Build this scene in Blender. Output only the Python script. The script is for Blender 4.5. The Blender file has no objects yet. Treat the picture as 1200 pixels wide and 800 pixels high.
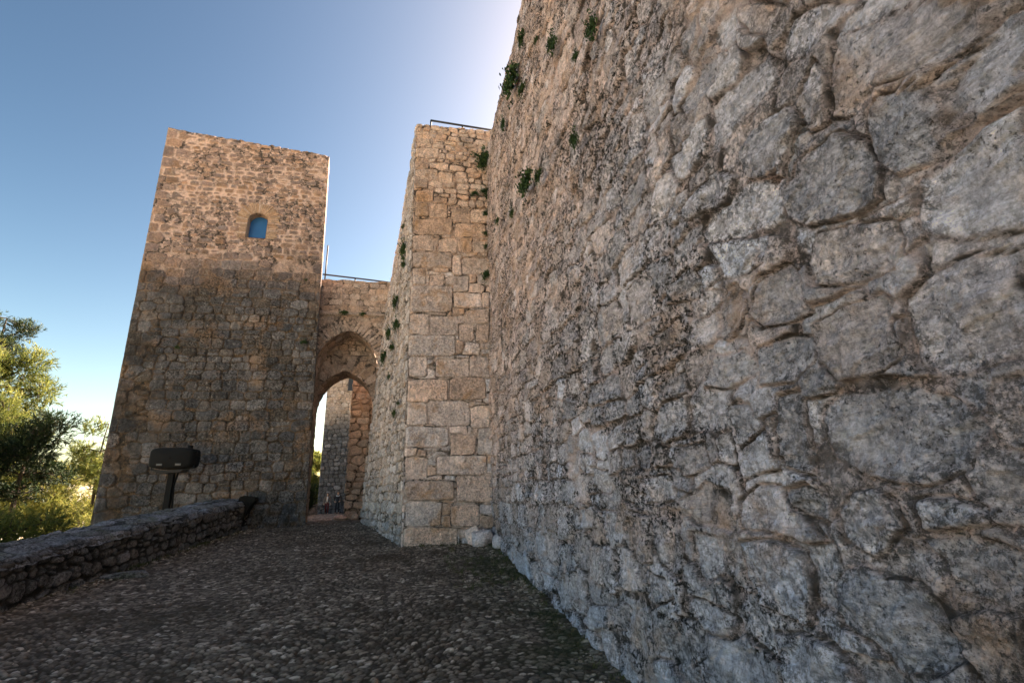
import bpy, math, random
import numpy as np
from mathutils import Vector, Matrix

random.seed(7)
C = bpy.context.scene.collection
SC = bpy.context.scene

# ------------------------------------------------------------------ camera
H_EYE = 1.65
LENS = 17.0
up_c = np.array([-0.02913148, 0.95339384, -0.30031906])      # world up seen from the camera
fw = np.array([-120.0, -182.27, -567.0]); fw /= np.linalg.norm(fw)   # the direction of the ramp seen from the camera
rt = np.cross(fw, up_c); rt /= np.linalg.norm(rt); fw = np.cross(up_c, rt)
M = Matrix([list(rt) + [0], list(fw) + [0], list(up_c) + [H_EYE], [0, 0, 0, 1]])
cam_d = bpy.data.cameras.new("camera"); cam_d.lens = LENS; cam_d.sensor_width = 36
cam_d.clip_end = 20000; cam_d.clip_start = 0.05
cam = bpy.data.objects.new("camera", cam_d); C.objects.link(cam)
cam.matrix_world = M
SC.camera = cam

# ------------------------------------------------------------------ sky and sun
SUN_EL, SUN_AZ = math.radians(35), math.radians(57)            # azimuth from +y towards +x
world = bpy.data.worlds.new("World"); SC.world = world
world.use_nodes = True
wn = world.node_tree.nodes; wl = world.node_tree.links
bg = wn["Background"]
sky = wn.new("ShaderNodeTexSky"); sky.sky_type = 'NISHITA'; sky.sun_disc = False
sky.sun_elevation = SUN_EL; sky.sun_rotation = SUN_AZ
sky.altitude = 600; sky.air_density = 1.0; sky.dust_density = 3.0; sky.ozone_density = 0.0
gm = wn.new("ShaderNodeGamma"); gm.inputs[1].default_value = 1.7      # a clear, contrasty winter sky
hs = wn.new("ShaderNodeHueSaturation"); hs.inputs['Saturation'].default_value = 1.08
tn = wn.new("ShaderNodeMix"); tn.data_type = 'RGBA'; tn.blend_type = 'MULTIPLY'; tn.inputs[0].default_value = 1; tn.inputs[7].default_value = (.68, .51, .335, 1)
wl.new(sky.outputs[0], gm.inputs[0]); wl.new(gm.outputs[0], hs.inputs['Color']); wl.new(hs.outputs[0], tn.inputs[6]); wl.new(tn.outputs[2], bg.inputs[0]); bg.inputs[1].default_value = 0.05
sd = bpy.data.lights.new("sun", 'SUN'); sd.energy = 5.0; sd.angle = math.radians(0.53); sd.color = (1, .90, .76)
so = bpy.data.objects.new("sun", sd); C.objects.link(so)
so.rotation_euler = Vector((math.sin(SUN_AZ) * math.cos(SUN_EL), math.cos(SUN_AZ) * math.cos(SUN_EL), math.sin(SUN_EL))).to_track_quat('Z', 'Y').to_euler()
vs = SC.view_settings
vs.view_transform = 'Standard'; vs.look = 'None'; vs.gamma = 1; vs.use_curve_mapping = False
vs.exposure = 2.5

# ------------------------------------------------------------------ numeric helpers
def _hash(ix, iy, seed):
    h = (ix.astype(np.int64) * 374761393 + iy.astype(np.int64) * 668265263 + seed * 974711) & 0xffffffff
    h = ((h ^ (h >> 13)) * 1274126177) & 0xffffffff
    h = ((h ^ (h >> 16)) * 2246822519) & 0xffffffff
    return ((h ^ (h >> 15)) & 0xffffff) / float(0xffffff)

def vnoise(x, y, seed=0):
    xi = np.floor(x); yi = np.floor(y); fx = x - xi; fy = y - yi
    xi = xi.astype(np.int64); yi = yi.astype(np.int64)
    u = fx * fx * fx * (fx * (fx * 6 - 15) + 10); v = fy * fy * fy * (fy * (fy * 6 - 15) + 10)
    a = _hash(xi, yi, seed); b = _hash(xi + 1, yi, seed); c = _hash(xi, yi + 1, seed); d = _hash(xi + 1, yi + 1, seed)
    return (a * (1 - u) + b * u) * (1 - v) + (c * (1 - u) + d * u) * v * 1.0

def fbm(x, y, seed=0, octv=4, gain=.5):                         # about -1 .. 1
    s = np.zeros_like(x, dtype=np.float64); a = 1.0; t = 0
    for k in range(octv):
        cs, sn = math.cos(.7 * k), math.sin(.7 * k)
        s += a * (2 * vnoise((x * cs - y * sn) * 2 ** k + 17.3 * k, (x * sn + y * cs) * 2 ** k - 9.1 * k, seed + k) - 1)
        t += a; a *= gain
    return s / t

def ridged(x, y, seed=0, octv=3):
    s = 0; a = 1.0; t = 0
    for k in range(octv):
        s = s + a * (1 - np.abs(2 * vnoise(x * 2 ** k + 31 * k, y * 2 ** k + 13 * k, seed + k) - 1) * 2); t += a; a *= .5
    return s / t

def sstep(a, b, x):
    t = np.clip((x - a) / (b - a), 0, 1)
    return t * t * (3 - 2 * t)

def row_seeds(u0, u1, v0, v1, hfun, wr=(1.0, 2.2), jit=.12, split=.12, seed=1, rot=.12):
    """Stones laid in rough courses: centre u, v, half width, half height, turn."""
    r = random.Random(seed); out = []; v = v0
    while v < v1:
        h = hfun(v) * r.uniform(.8, 1.25); u = u0 - r.random() * h
        while u < u1:
            w = h * r.uniform(*wr)
            if r.random() < split:
                for q in (.25, .75):
                    out.append((u + w / 2, v + h * q, w / 2, h / 4, r.gauss(0, rot)))
            else:
                out.append((u + w / 2 + r.gauss(0, jit) * h, v + h / 2 + r.gauss(0, jit) * h, w / 2, h / 2 * r.uniform(.85, 1.1), r.gauss(0, rot)))
            u += w
        v += h
    return np.array(out)

def masonry(U, V, S, p=2.6, binsz=.7):
    """Distance to the joint (m, positive inside a stone), stone index and offsets from its centre."""
    sh = U.shape; U = U.ravel(); V = V.ravel(); n = len(U)
    ins = np.full(n, -1.0); idx = np.zeros(n, np.int64); DX = np.zeros(n); DY = np.zeros(n)
    mr = max(S[:, 2].max(), S[:, 3].max()) * 1.5
    key = np.floor(U / binsz).astype(np.int64) * 100003 + np.floor(V / binsz).astype(np.int64)
    order = np.argsort(key, kind='stable'); ks = key[order]
    cuts = np.flatnonzero(np.diff(ks)) + 1
    for ch in np.split(order, cuts):
        u = U[ch]; v = V[ch]
        sel = np.flatnonzero((S[:, 0] > u.min() - mr) & (S[:, 0] < u.max() + mr) & (S[:, 1] > v.min() - mr) & (S[:, 1] < v.max() + mr))
        if len(sel) < 2: continue
        s = S[sel]; dx = u[:, None] - s[:, 0]; dy = v[:, None] - s[:, 1]
        c = np.cos(s[:, 4]); sn = np.sin(s[:, 4])
        a = np.abs(dx * c + dy * sn) / s[:, 2]; b = np.abs(-dx * sn + dy * c) / s[:, 3]
        d = (a ** p + b ** p) ** (1 / p)
        o = np.argpartition(d, 1, axis=1)[:, :2]
        r = np.arange(len(ch)); d0 = d[r, o[:, 0]]; d1 = d[r, o[:, 1]]
        sw = d1 < d0; o0 = np.where(sw, o[:, 1], o[:, 0]); f1 = np.minimum(d0, d1); f2 = np.maximum(d0, d1)
        sz = np.minimum(s[o0, 2], s[o0, 3])
        ins[ch] = np.minimum((f2 - f1) * .5, 1.16 - f1) * sz
        idx[ch] = sel[o0]; DX[ch] = dx[r, o0]; DY[ch] = dy[r, o0]
    return ins.reshape(sh), idx.reshape(sh), DX.reshape(sh), DY.reshape(sh)

def poly_sd(u, v, poly):
    P = np.array(poly); n = len(P); d = np.full(u.shape, 1e9); inside = np.zeros(u.shape, bool)
    for i in range(n):
        a = P[i]; b = P[(i + 1) % n]; e = b - a; wx = u - a[0]; wy = v - a[1]
        t = np.clip((wx * e[0] + wy * e[1]) / (e @ e + 1e-12), 0, 1)
        d = np.minimum(d, (wx - e[0] * t) ** 2 + (wy - e[1] * t) ** 2)
        cnd = (a[1] > v) != (b[1] > v)
        xs = a[0] + (v - a[1]) / (b[1] - a[1] if b[1] != a[1] else 1e-9) * e[0]
        inside ^= cnd & (u < xs)
    return np.where(inside, 1, -1) * np.sqrt(d)

def stone_field(U, V, S, polys=(), seed=0, warp=(.05, .035), p=2.6, edge=.05, relief=.05, offs=.02, tilt=.12,
                rough=.01, mort=.012, gap=.012, holes=.5, binsz=.7, round_=.6):
    """Relief of a rubble wall and its colour data: joint, stone number, second stone number."""
    w1, w2 = warp
    Uw = U + w1 * fbm(U * 3.1, V * 3.1, seed + 1, 3) + w2 * .5 * fbm(U * 13, V * 13, seed + 5, 3)
    Vw = V + w1 * fbm(U * 3.1, V * 3.1, seed + 2, 3) + w2 * .5 * fbm(U * 13, V * 13, seed + 6, 3)
    ins, idx, DX, DY = masonry(Uw, Vw, S, p, binsz)
    ins = ins - gap
    if len(polys):
        Up = U + w2 * .7 * fbm(U * 6, V * 6, seed + 3, 4); Vp = V + w2 * .7 * fbm(U * 6, V * 6, seed + 4, 4)
        for k, pl in enumerate(polys):
            P = np.array(pl); m = .25
            sel = (U > P[:, 0].min() - m) & (U < P[:, 0].max() + m) & (V > P[:, 1].min() - m) & (V < P[:, 1].max() + m)
            if not sel.any(): continue
            sd = poly_sd(Up[sel], Vp[sel], pl)
            cur = np.minimum(ins[sel], -sd - gap * 1.2)
            take = sd > cur
            ids = idx[sel]; ids[take & (sd > -.03)] = len(S) + k; idx[sel] = ids
            dx = DX[sel]; dy = DY[sel]; cx, cy = P.mean(0)
            dx[take] = (U[sel] - cx)[take]; dy[take] = (V[sel] - cy)[take]; DX[sel] = dx; DY[sel] = dy
            ins[sel] = np.where(take, sd - gap * .4, cur)
    r1 = _hash(idx, idx * 0 + 3, seed + 11); r2 = _hash(idx, idx * 0 + 7, seed + 12)
    r3 = _hash(idx, idx * 0 + 9, seed + 13); r4 = _hash(idx, idx * 0 + 1, seed + 14)
    st = sstep(0, edge, ins)
    body = st ** round_ * relief * (.7 + .6 * r4) + st * ((r3 - .5) * 2 * offs + (r2 - .5) * tilt * np.clip(DX, -.5, .5) + (r1 - .5) * tilt * np.clip(DY, -.4, .4))
    rg = rough * (fbm(U * 5, V * 5, seed + 21, 5, .6) * 1.6 + ridged(U * 9 + 3 * r1, V * 9 + 5 * r2, seed + 31, 3) * .7)
    mt = (1 - st) * (mort * (.5 * fbm(U * 14, V * 14, seed + 41, 3) + .8 * fbm(U * 38, V * 38, seed + 43, 3)) - holes * relief * sstep(.12, .45, fbm(U * 2.6, V * 2.6, seed + 51, 3)))
    return body + rg * (.35 + .65 * st) + mt, np.stack([1 - sstep(-.004, .022, ins), r1, r2, 1 - sstep(0, .085, ins)], -1), idx

def facets(U, V, size, amp, seed, binsz=.35):
    """Broken, flat-sided chips: every cell is a small tilted plane."""
    rg = np.random.RandomState(seed); x0, x1, y0, y1 = U.min(), U.max(), V.min(), V.max()
    gx_, gy_ = np.meshgrid(np.arange(x0 - size, x1 + size, size), np.arange(y0 - size, y1 + size, size * .7))
    S = np.stack([gx_ + rg.uniform(-.5, .5, gx_.shape) * size, gy_ + rg.uniform(-.5, .5, gx_.shape) * size * .7,
                  size * rg.uniform(.5, .9, gx_.shape), size * rg.uniform(.3, .6, gx_.shape), rg.normal(0, .5, gx_.shape)], -1).reshape(-1, 5)
    wu = size * .3 * fbm(U / size * .9, V / size * .9, seed + 1, 3); wv = size * .3 * fbm(U / size * .9, V / size * .9, seed + 2, 3)
    ins, idx, DX, DY = masonry(U + wu, V + wv, S, 2.0, binsz)
    r1 = _hash(idx, idx * 0 + 1, seed) - .5; r2 = _hash(idx, idx * 0 + 2, seed) - .5; r3 = _hash(idx, idx * 0 + 3, seed) - .5
    return amp * (r3 + 1.6 * (r1 * DX + r2 * DY) / size)

def pad4(c): return c if c.shape[-1] == 4 else np.concatenate([c, np.full(c.shape[:-1] + (1,), .5)], -1)

class Acc:
    """Collects grids, boxes and loose faces into ONE mesh."""
    def __init__(s): s.v = []; s.f = []; s.c = []; s.m = []; s.n = 0; s.nf = 0
    def grid(s, P, col=None, drop=None, mat=0, flip=False):
        nr, nc = P.shape[:2]; i = np.arange(nr * nc).reshape(nr, nc)
        q = np.stack([i[:-1, :-1], i[:-1, 1:], i[1:, 1:], i[1:, :-1]], -1)
        if flip: q = q[..., ::-1]
        q = q.reshape(-1, 4)
        if drop is not None: q = q[~drop[:-1, :-1].ravel()]
        s.v.append(P.reshape(-1, 3)); s.f.append(q + s.n); s.n += nr * nc
        s.c.append(pad4(np.zeros((nr, nc, 3)) + .5 if col is None else col).reshape(-1, 4)); s.m.append(np.full(len(q), mat))
    def raw(s, V, Q, col=(1, .5, .5), mat=0):
        V = np.array(V, float); Q = np.array(Q)
        s.v.append(V); s.f.append(Q + s.n); s.n += len(V)
        s.c.append(pad4(np.tile(np.array(col, float), (len(V), 1)))); s.m.append(np.full(len(Q), mat))
    def hexa(s, b, t, col=(1, .5, .5), mat=0):                   # bottom and top rings of four corners
        s.raw(list(b) + list(t), [(0, 3, 2, 1), (4, 5, 6, 7), (0, 1, 5, 4), (1, 2, 6, 5), (2, 3, 7, 6), (3, 0, 4, 7)], col, mat)
    def box(s, x0, x1, y0, y1, z0, z1, col=(1, .5, .5), mat=0):
        s.hexa([(x0, y0, z0), (x1, y0, z0), (x1, y1, z0), (x0, y1, z0)], [(x0, y0, z1), (x1, y0, z1), (x1, y1, z1), (x0, y1, z1)], col, mat)
    def tube(s, pts, rad, n=8, col=(0, .5, .5), mat=0, cap=True):
        pts = [Vector(p) for p in pts]; rad = [rad] * len(pts) if not hasattr(rad, '__len__') else rad
        V = []; Q = []
        for k, p in enumerate(pts):
            d = (pts[min(k + 1, len(pts) - 1)] - pts[max(k - 1, 0)]).normalized()
            a = d.orthogonal().normalized() if k == 0 else (a - d * a.dot(d)).normalized()
            b = d.cross(a)
            for j in range(n):
                t = 2 * math.pi * j / n; V.append(p + (a * math.cos(t) + b * math.sin(t)) * rad[k])
        for k in range(len(pts) - 1):
            for j in range(n):
                Q.append((k * n + j, k * n + (j + 1) % n, (k + 1) * n + (j + 1) % n, (k + 1) * n + j))
        if cap:
            for k, o in ((0, -1), (len(pts) - 1, 1)):
                V.append(pts[k]); c = len(V) - 1
                for j in range(0, n, 2):
                    q = (c, k * n + j, k * n + (j + 1) % n, k * n + (j + 2) % n)
                    Q.append(q if o > 0 else q[::-1])
        s.raw(V, Q, col, mat)
    def build(s, name, mats, parent=None, smooth=True, origin=None):
        V = np.concatenate(s.v); s.c = [pad4(q) for q in s.c]; F = np.concatenate(s.f).astype(np.int32); c = np.concatenate(s.c)
        if origin is not None: V = V - np.array(origin)
        me = bpy.data.meshes.new(name)
        me.vertices.add(len(V)); me.vertices.foreach_set("co", V.astype(np.float32).ravel())
        me.loops.add(F.size); me.loops.foreach_set("vertex_index", F.ravel())
        me.polygons.add(len(F)); me.polygons.foreach_set("loop_start", np.arange(len(F), dtype=np.int32) * 4)
        mats = mats if isinstance(mats, (list, tuple)) else [mats]
        for m in mats: me.materials.append(m)
        me.polygons.foreach_set("material_index", np.concatenate(s.m).astype(np.int32))
        me.polygons.foreach_set("use_smooth", np.full(len(F), bool(smooth)))
        at = me.color_attributes.new("mas", 'FLOAT_COLOR', 'POINT')
        at.data.foreach_set("color", c.astype(np.float32).ravel())
        me.update(calc_edges=True)
        o = bpy.data.objects.new(name, me); C.objects.link(o)
        if parent is not None:
            o.parent = parent
            if origin is None: o.location = -parent.location
        elif origin is not None: o.location = origin
        return o

def tag(o, label, cat, group=None):
    o['label'] = label; o['category'] = cat
    if group: o['group'] = group
    return o
def empty(name, loc, label, cat, group=None):
    o = bpy.data.objects.new(name, None); C.objects.link(o); o.location = loc; o.empty_display_size = .2
    return tag(o, label, cat, group)

# ------------------------------------------------------------------ materials
def mat_base(name):
    m = bpy.data.materials.new(name); m.use_nodes = True
    nt = m.node_tree; return m, nt.nodes, nt.links, nt.nodes["Principled BSDF"]

class NB:
    """Tiny node-graph writer."""
    def __init__(s, name):
        s.m, s.n, s.l, s.b = mat_base(name)
        tc = s.n.new("ShaderNodeTexCoord"); s.co = tc.outputs['Object']
        s.g = s.n.new("ShaderNodeNewGeometry")
    def noise(s, scale, detail=4, rough=.55, dist=0, off=0, sc3=None):
        t = s.n.new("ShaderNodeTexNoise"); t.inputs['Scale'].default_value = scale; t.inputs['Detail'].default_value = detail
        t.inputs['Roughness'].default_value = rough; t.inputs['Distortion'].default_value = dist
        mp = s.n.new("ShaderNodeMapping"); mp.inputs['Location'].default_value = (off, off * 1.7, -off)
        if sc3: mp.inputs['Scale'].default_value = sc3
        s.l.new(s.co, mp.inputs['Vector']); s.l.new(mp.outputs[0], t.inputs['Vector']); return t.outputs['Fac']
    def voro(s, scale, feature='F1', out='Distance', off=0):
        t = s.n.new("ShaderNodeTexVoronoi"); t.feature = feature; t.inputs['Scale'].default_value = scale
        s.l.new(s.co, t.inputs['Vector']); return t.outputs[out]
    def ramp(s, x, a, b, lo=0., hi=1.):
        t = s.n.new("ShaderNodeMapRange"); t.interpolation_type = 'SMOOTHSTEP'
        t.inputs['From Min'].default_value = a; t.inputs['From Max'].default_value = b
        t.inputs['To Min'].default_value = lo; t.inputs['To Max'].default_value = hi
        s.l.new(x, t.inputs['Value']); return t.outputs[0]
    def crmp(s, x, stops):
        t = s.n.new("ShaderNodeValToRGB"); e = t.color_ramp.elements
        while len(e) < len(stops): e.new(.5)
        for k, (p, c) in enumerate(stops): e[k].position = p; e[k].color = (*c, 1)
        s.l.new(x, t.inputs[0]); return t.outputs[0]
    def math(s, op, a, b=0.):
        t = s.n.new("ShaderNodeMath"); t.operation = op
        for k, x in enumerate((a, b)):
            if isinstance(x, (int, float)): t.inputs[k].default_value = x
            else: s.l.new(x, t.inputs[k])
        return t.outputs[0]
    def mix(s, f, a, b, mode='MIX'):
        t = s.n.new("ShaderNodeMix"); t.data_type = 'RGBA'; t.blend_type = mode; t.clamp_factor = True
        for x, k in ((f, 0), (a, 6), (b, 7)):
            if isinstance(x, (int, float)): t.inputs[k].default_value = x
            elif isinstance(x, tuple): t.inputs[k].default_value = (*x, 1)
            else: s.l.new(x, t.inputs[k])
        return t.outputs[2]
    def attr(s):
        t = s.n.new("ShaderNodeAttribute"); t.attribute_name = "mas"
        q = s.n.new("ShaderNodeSeparateColor"); s.l.new(t.outputs['Color'], q.inputs[0]); return list(q.outputs) + [t.outputs['Alpha']]
    def xyz(s):
        q = s.n.new("ShaderNodeSeparateXYZ"); s.l.new(s.g.outputs['Position'], q.inputs[0]); return q.outputs
    def bump(s, h, dist, strength=1., prev=None):
        t = s.n.new("ShaderNodeBump"); t.inputs['Distance'].default_value = dist; t.inputs['Strength'].default_value = strength
        s.l.new(h, t.inputs['Height'])
        if prev is not None: s.l.new(prev, t.inputs['Normal'])
        return t.outputs[0]
    def done(s, col, rough=.9, normal=None, spec=.25):
        if isinstance(col, tuple): s.b.inputs['Base Color'].default_value = (*col, 1)
        else: s.l.new(col, s.b.inputs['Base Color'])
        s.b.inputs['Roughness'].default_value = rough; s.b.inputs['Specular IOR Level'].default_value = spec
        if normal is not None: s.l.new(normal, s.b.inputs['Normal'])
        return s.m

def stone_mat(name, pal, mortar, black=.5, pale=.3, ochre=None, ochre_amt=0, pit=.5, fine=1.0, zmix=None, zpal=None, zmort=None, bumpd=.035, ymix=0., blackz=1., crack=.92, blacky=None, edgeb=0., soot=None, strata=0.):
    """pal: three stone colours picked by the stone's own number. zmix=(z0,z1) crosses from zpal (low) to pal (high)."""
    b = NB(name); a = b.attr()
    pk = lambda q: (q[0], q[1] * 1.035, min(.95, q[2] * 1.21))
    pal = [pk(q) for q in pal]; mortar = pk(mortar); zpal = zpal and [pk(q) for q in zpal]; zmort = zmort and pk(zmort)
    def palette(p):
        c = b.crmp(a[1], [(0, p[0]), (.4, p[1]), (.75, p[2]), (1, p[3] if len(p) > 3 else p[1])])
        return c
    col = palette(pal); mo = b.mix(b.noise(9 * fine, 4), tuple(x * .75 for x in mortar), tuple(min(1, x * 1.2) for x in mortar))
    zf = None
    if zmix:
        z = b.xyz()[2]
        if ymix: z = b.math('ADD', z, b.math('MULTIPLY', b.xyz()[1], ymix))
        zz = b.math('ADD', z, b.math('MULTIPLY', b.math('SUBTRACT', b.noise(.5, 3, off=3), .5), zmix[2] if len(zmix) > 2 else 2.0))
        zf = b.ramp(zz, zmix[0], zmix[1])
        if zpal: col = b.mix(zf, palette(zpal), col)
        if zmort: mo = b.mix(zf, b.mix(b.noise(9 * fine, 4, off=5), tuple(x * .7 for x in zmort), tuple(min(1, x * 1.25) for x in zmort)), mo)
    # veins and clouding inside each stone
    col = b.mix(b.ramp(a[2], 0, 1, .0, .36), col, (.06, .055, .05), 'MIX')
    col = b.mix(.9, col, b.crmp(b.noise(5 * fine, 9, .76, .5), [(.3, (.52, .53, .55)), (.5, (1.1, 1.1, 1.1)), (.7, (1.45, 1.42, 1.38))]), 'MULTIPLY')
    col = b.mix(.8, col, b.crmp(b.noise(30 * fine, 7, .75, .4), [(.32, (.45, .45, .45)), (.5, (1.08, 1.08, 1.08)), (.7, (1.45, 1.44, 1.42))]), 'MULTIPLY')
    if strata: col = b.mix(strata, col, b.crmp(b.noise(1.0, 6, .7, .8, off=71, sc3=(9, 7, 46)), [(.36, (.55, .55, .56)), (.52, (1.04, 1.04, 1.04)), (.68, (1.3, 1.29, 1.27))]), 'MULTIPLY')
    if ochre:
        col = b.mix(b.math('MULTIPLY', b.ramp(b.noise(1.6 * fine, 5, .6, .4, off=11), .52, .66), ochre_amt), col, ochre)
    col = b.mix(b.math('MULTIPLY', a[0], b.ramp(b.noise(6 * fine, 4, off=77), .25, .5, .55, 1.)), col, mo)
    col = b.mix(.7, col, b.crmp(b.noise(85 * fine, 6, .8), [(.33, (.5, .5, .5)), (.5, (1.05, 1.05, 1.05)), (.68, (1.36, 1.35, 1.34))]), 'MULTIPLY')
    if pale:
        col = b.mix(b.math('MULTIPLY', b.ramp(b.noise(13 * fine, 9, .84, .2, off=21), .55, .63), pale), col, (.56, .55, .52))
    # crusts of black lichen, patchy
    patch = b.ramp(b.noise(1.3 * fine, 5, .65, .3, off=31), .32, .58)
    crust = b.ramp(b.noise(26 * fine, 9, .86, .12, off=41), .485, .545)
    blk = b.math('MULTIPLY', b.math('MULTIPLY', patch, crust), black)
    streak = b.math('MULTIPLY', b.ramp(b.noise(3.6 * fine, 10, .82, .15, off=51), .545, .61), black * .85)
    blk = b.math('MAXIMUM', blk, streak)
    if zf is not None and blackz < 1: blk = b.math('MULTIPLY', blk, b.ramp(zf, 0, 1, 1., blackz))
    if edgeb: blk = b.math('MULTIPLY', blk, b.ramp(a[-1], 0, 1, 1 - edgeb, 1.))
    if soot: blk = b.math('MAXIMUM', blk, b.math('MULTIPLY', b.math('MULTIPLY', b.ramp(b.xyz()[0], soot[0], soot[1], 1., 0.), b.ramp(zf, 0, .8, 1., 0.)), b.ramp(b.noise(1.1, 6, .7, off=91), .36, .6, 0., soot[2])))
    if blacky: blk = b.math('MULTIPLY', blk, b.ramp(b.xyz()[1], *blacky))
    # hairline cracks along the joints
    crk = b.math('MULTIPLY', b.math('MULTIPLY', b.ramp(a[0], .2, .75), b.ramp(b.noise(2.2 * fine, 4, .6, off=85), .40, .54)), b.ramp(b.noise(9 * fine, 9, .82, .1, off=81), .44, .53))
    blk = b.math('MAXIMUM', blk, b.math('MULTIPLY', crk, crack))
    col = b.mix(blk, col, (.03, .028, .026))
    # pits, gathered in swarms
    pt = b.math('MULTIPLY', b.math('MULTIPLY', b.ramp(b.noise(50 * fine, 6, .8, .2, off=61), .56, .62), b.ramp(b.noise(3 * fine, 3, off=66), .36, .6)), pit)
    col = b.mix(pt, col, (.04, .034, .028))
    hgt = b.math('ADD', b.math('MULTIPLY', b.noise(16 * fine, 10, .76, .4), 1.0), b.math('ADD', b.math('MULTIPLY', pt, -.25), b.math('MULTIPLY', blk, -.08)))
    n = b.bump(hgt, bumpd, 1.0)
    return b.done(col, .92, n, .2)
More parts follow.
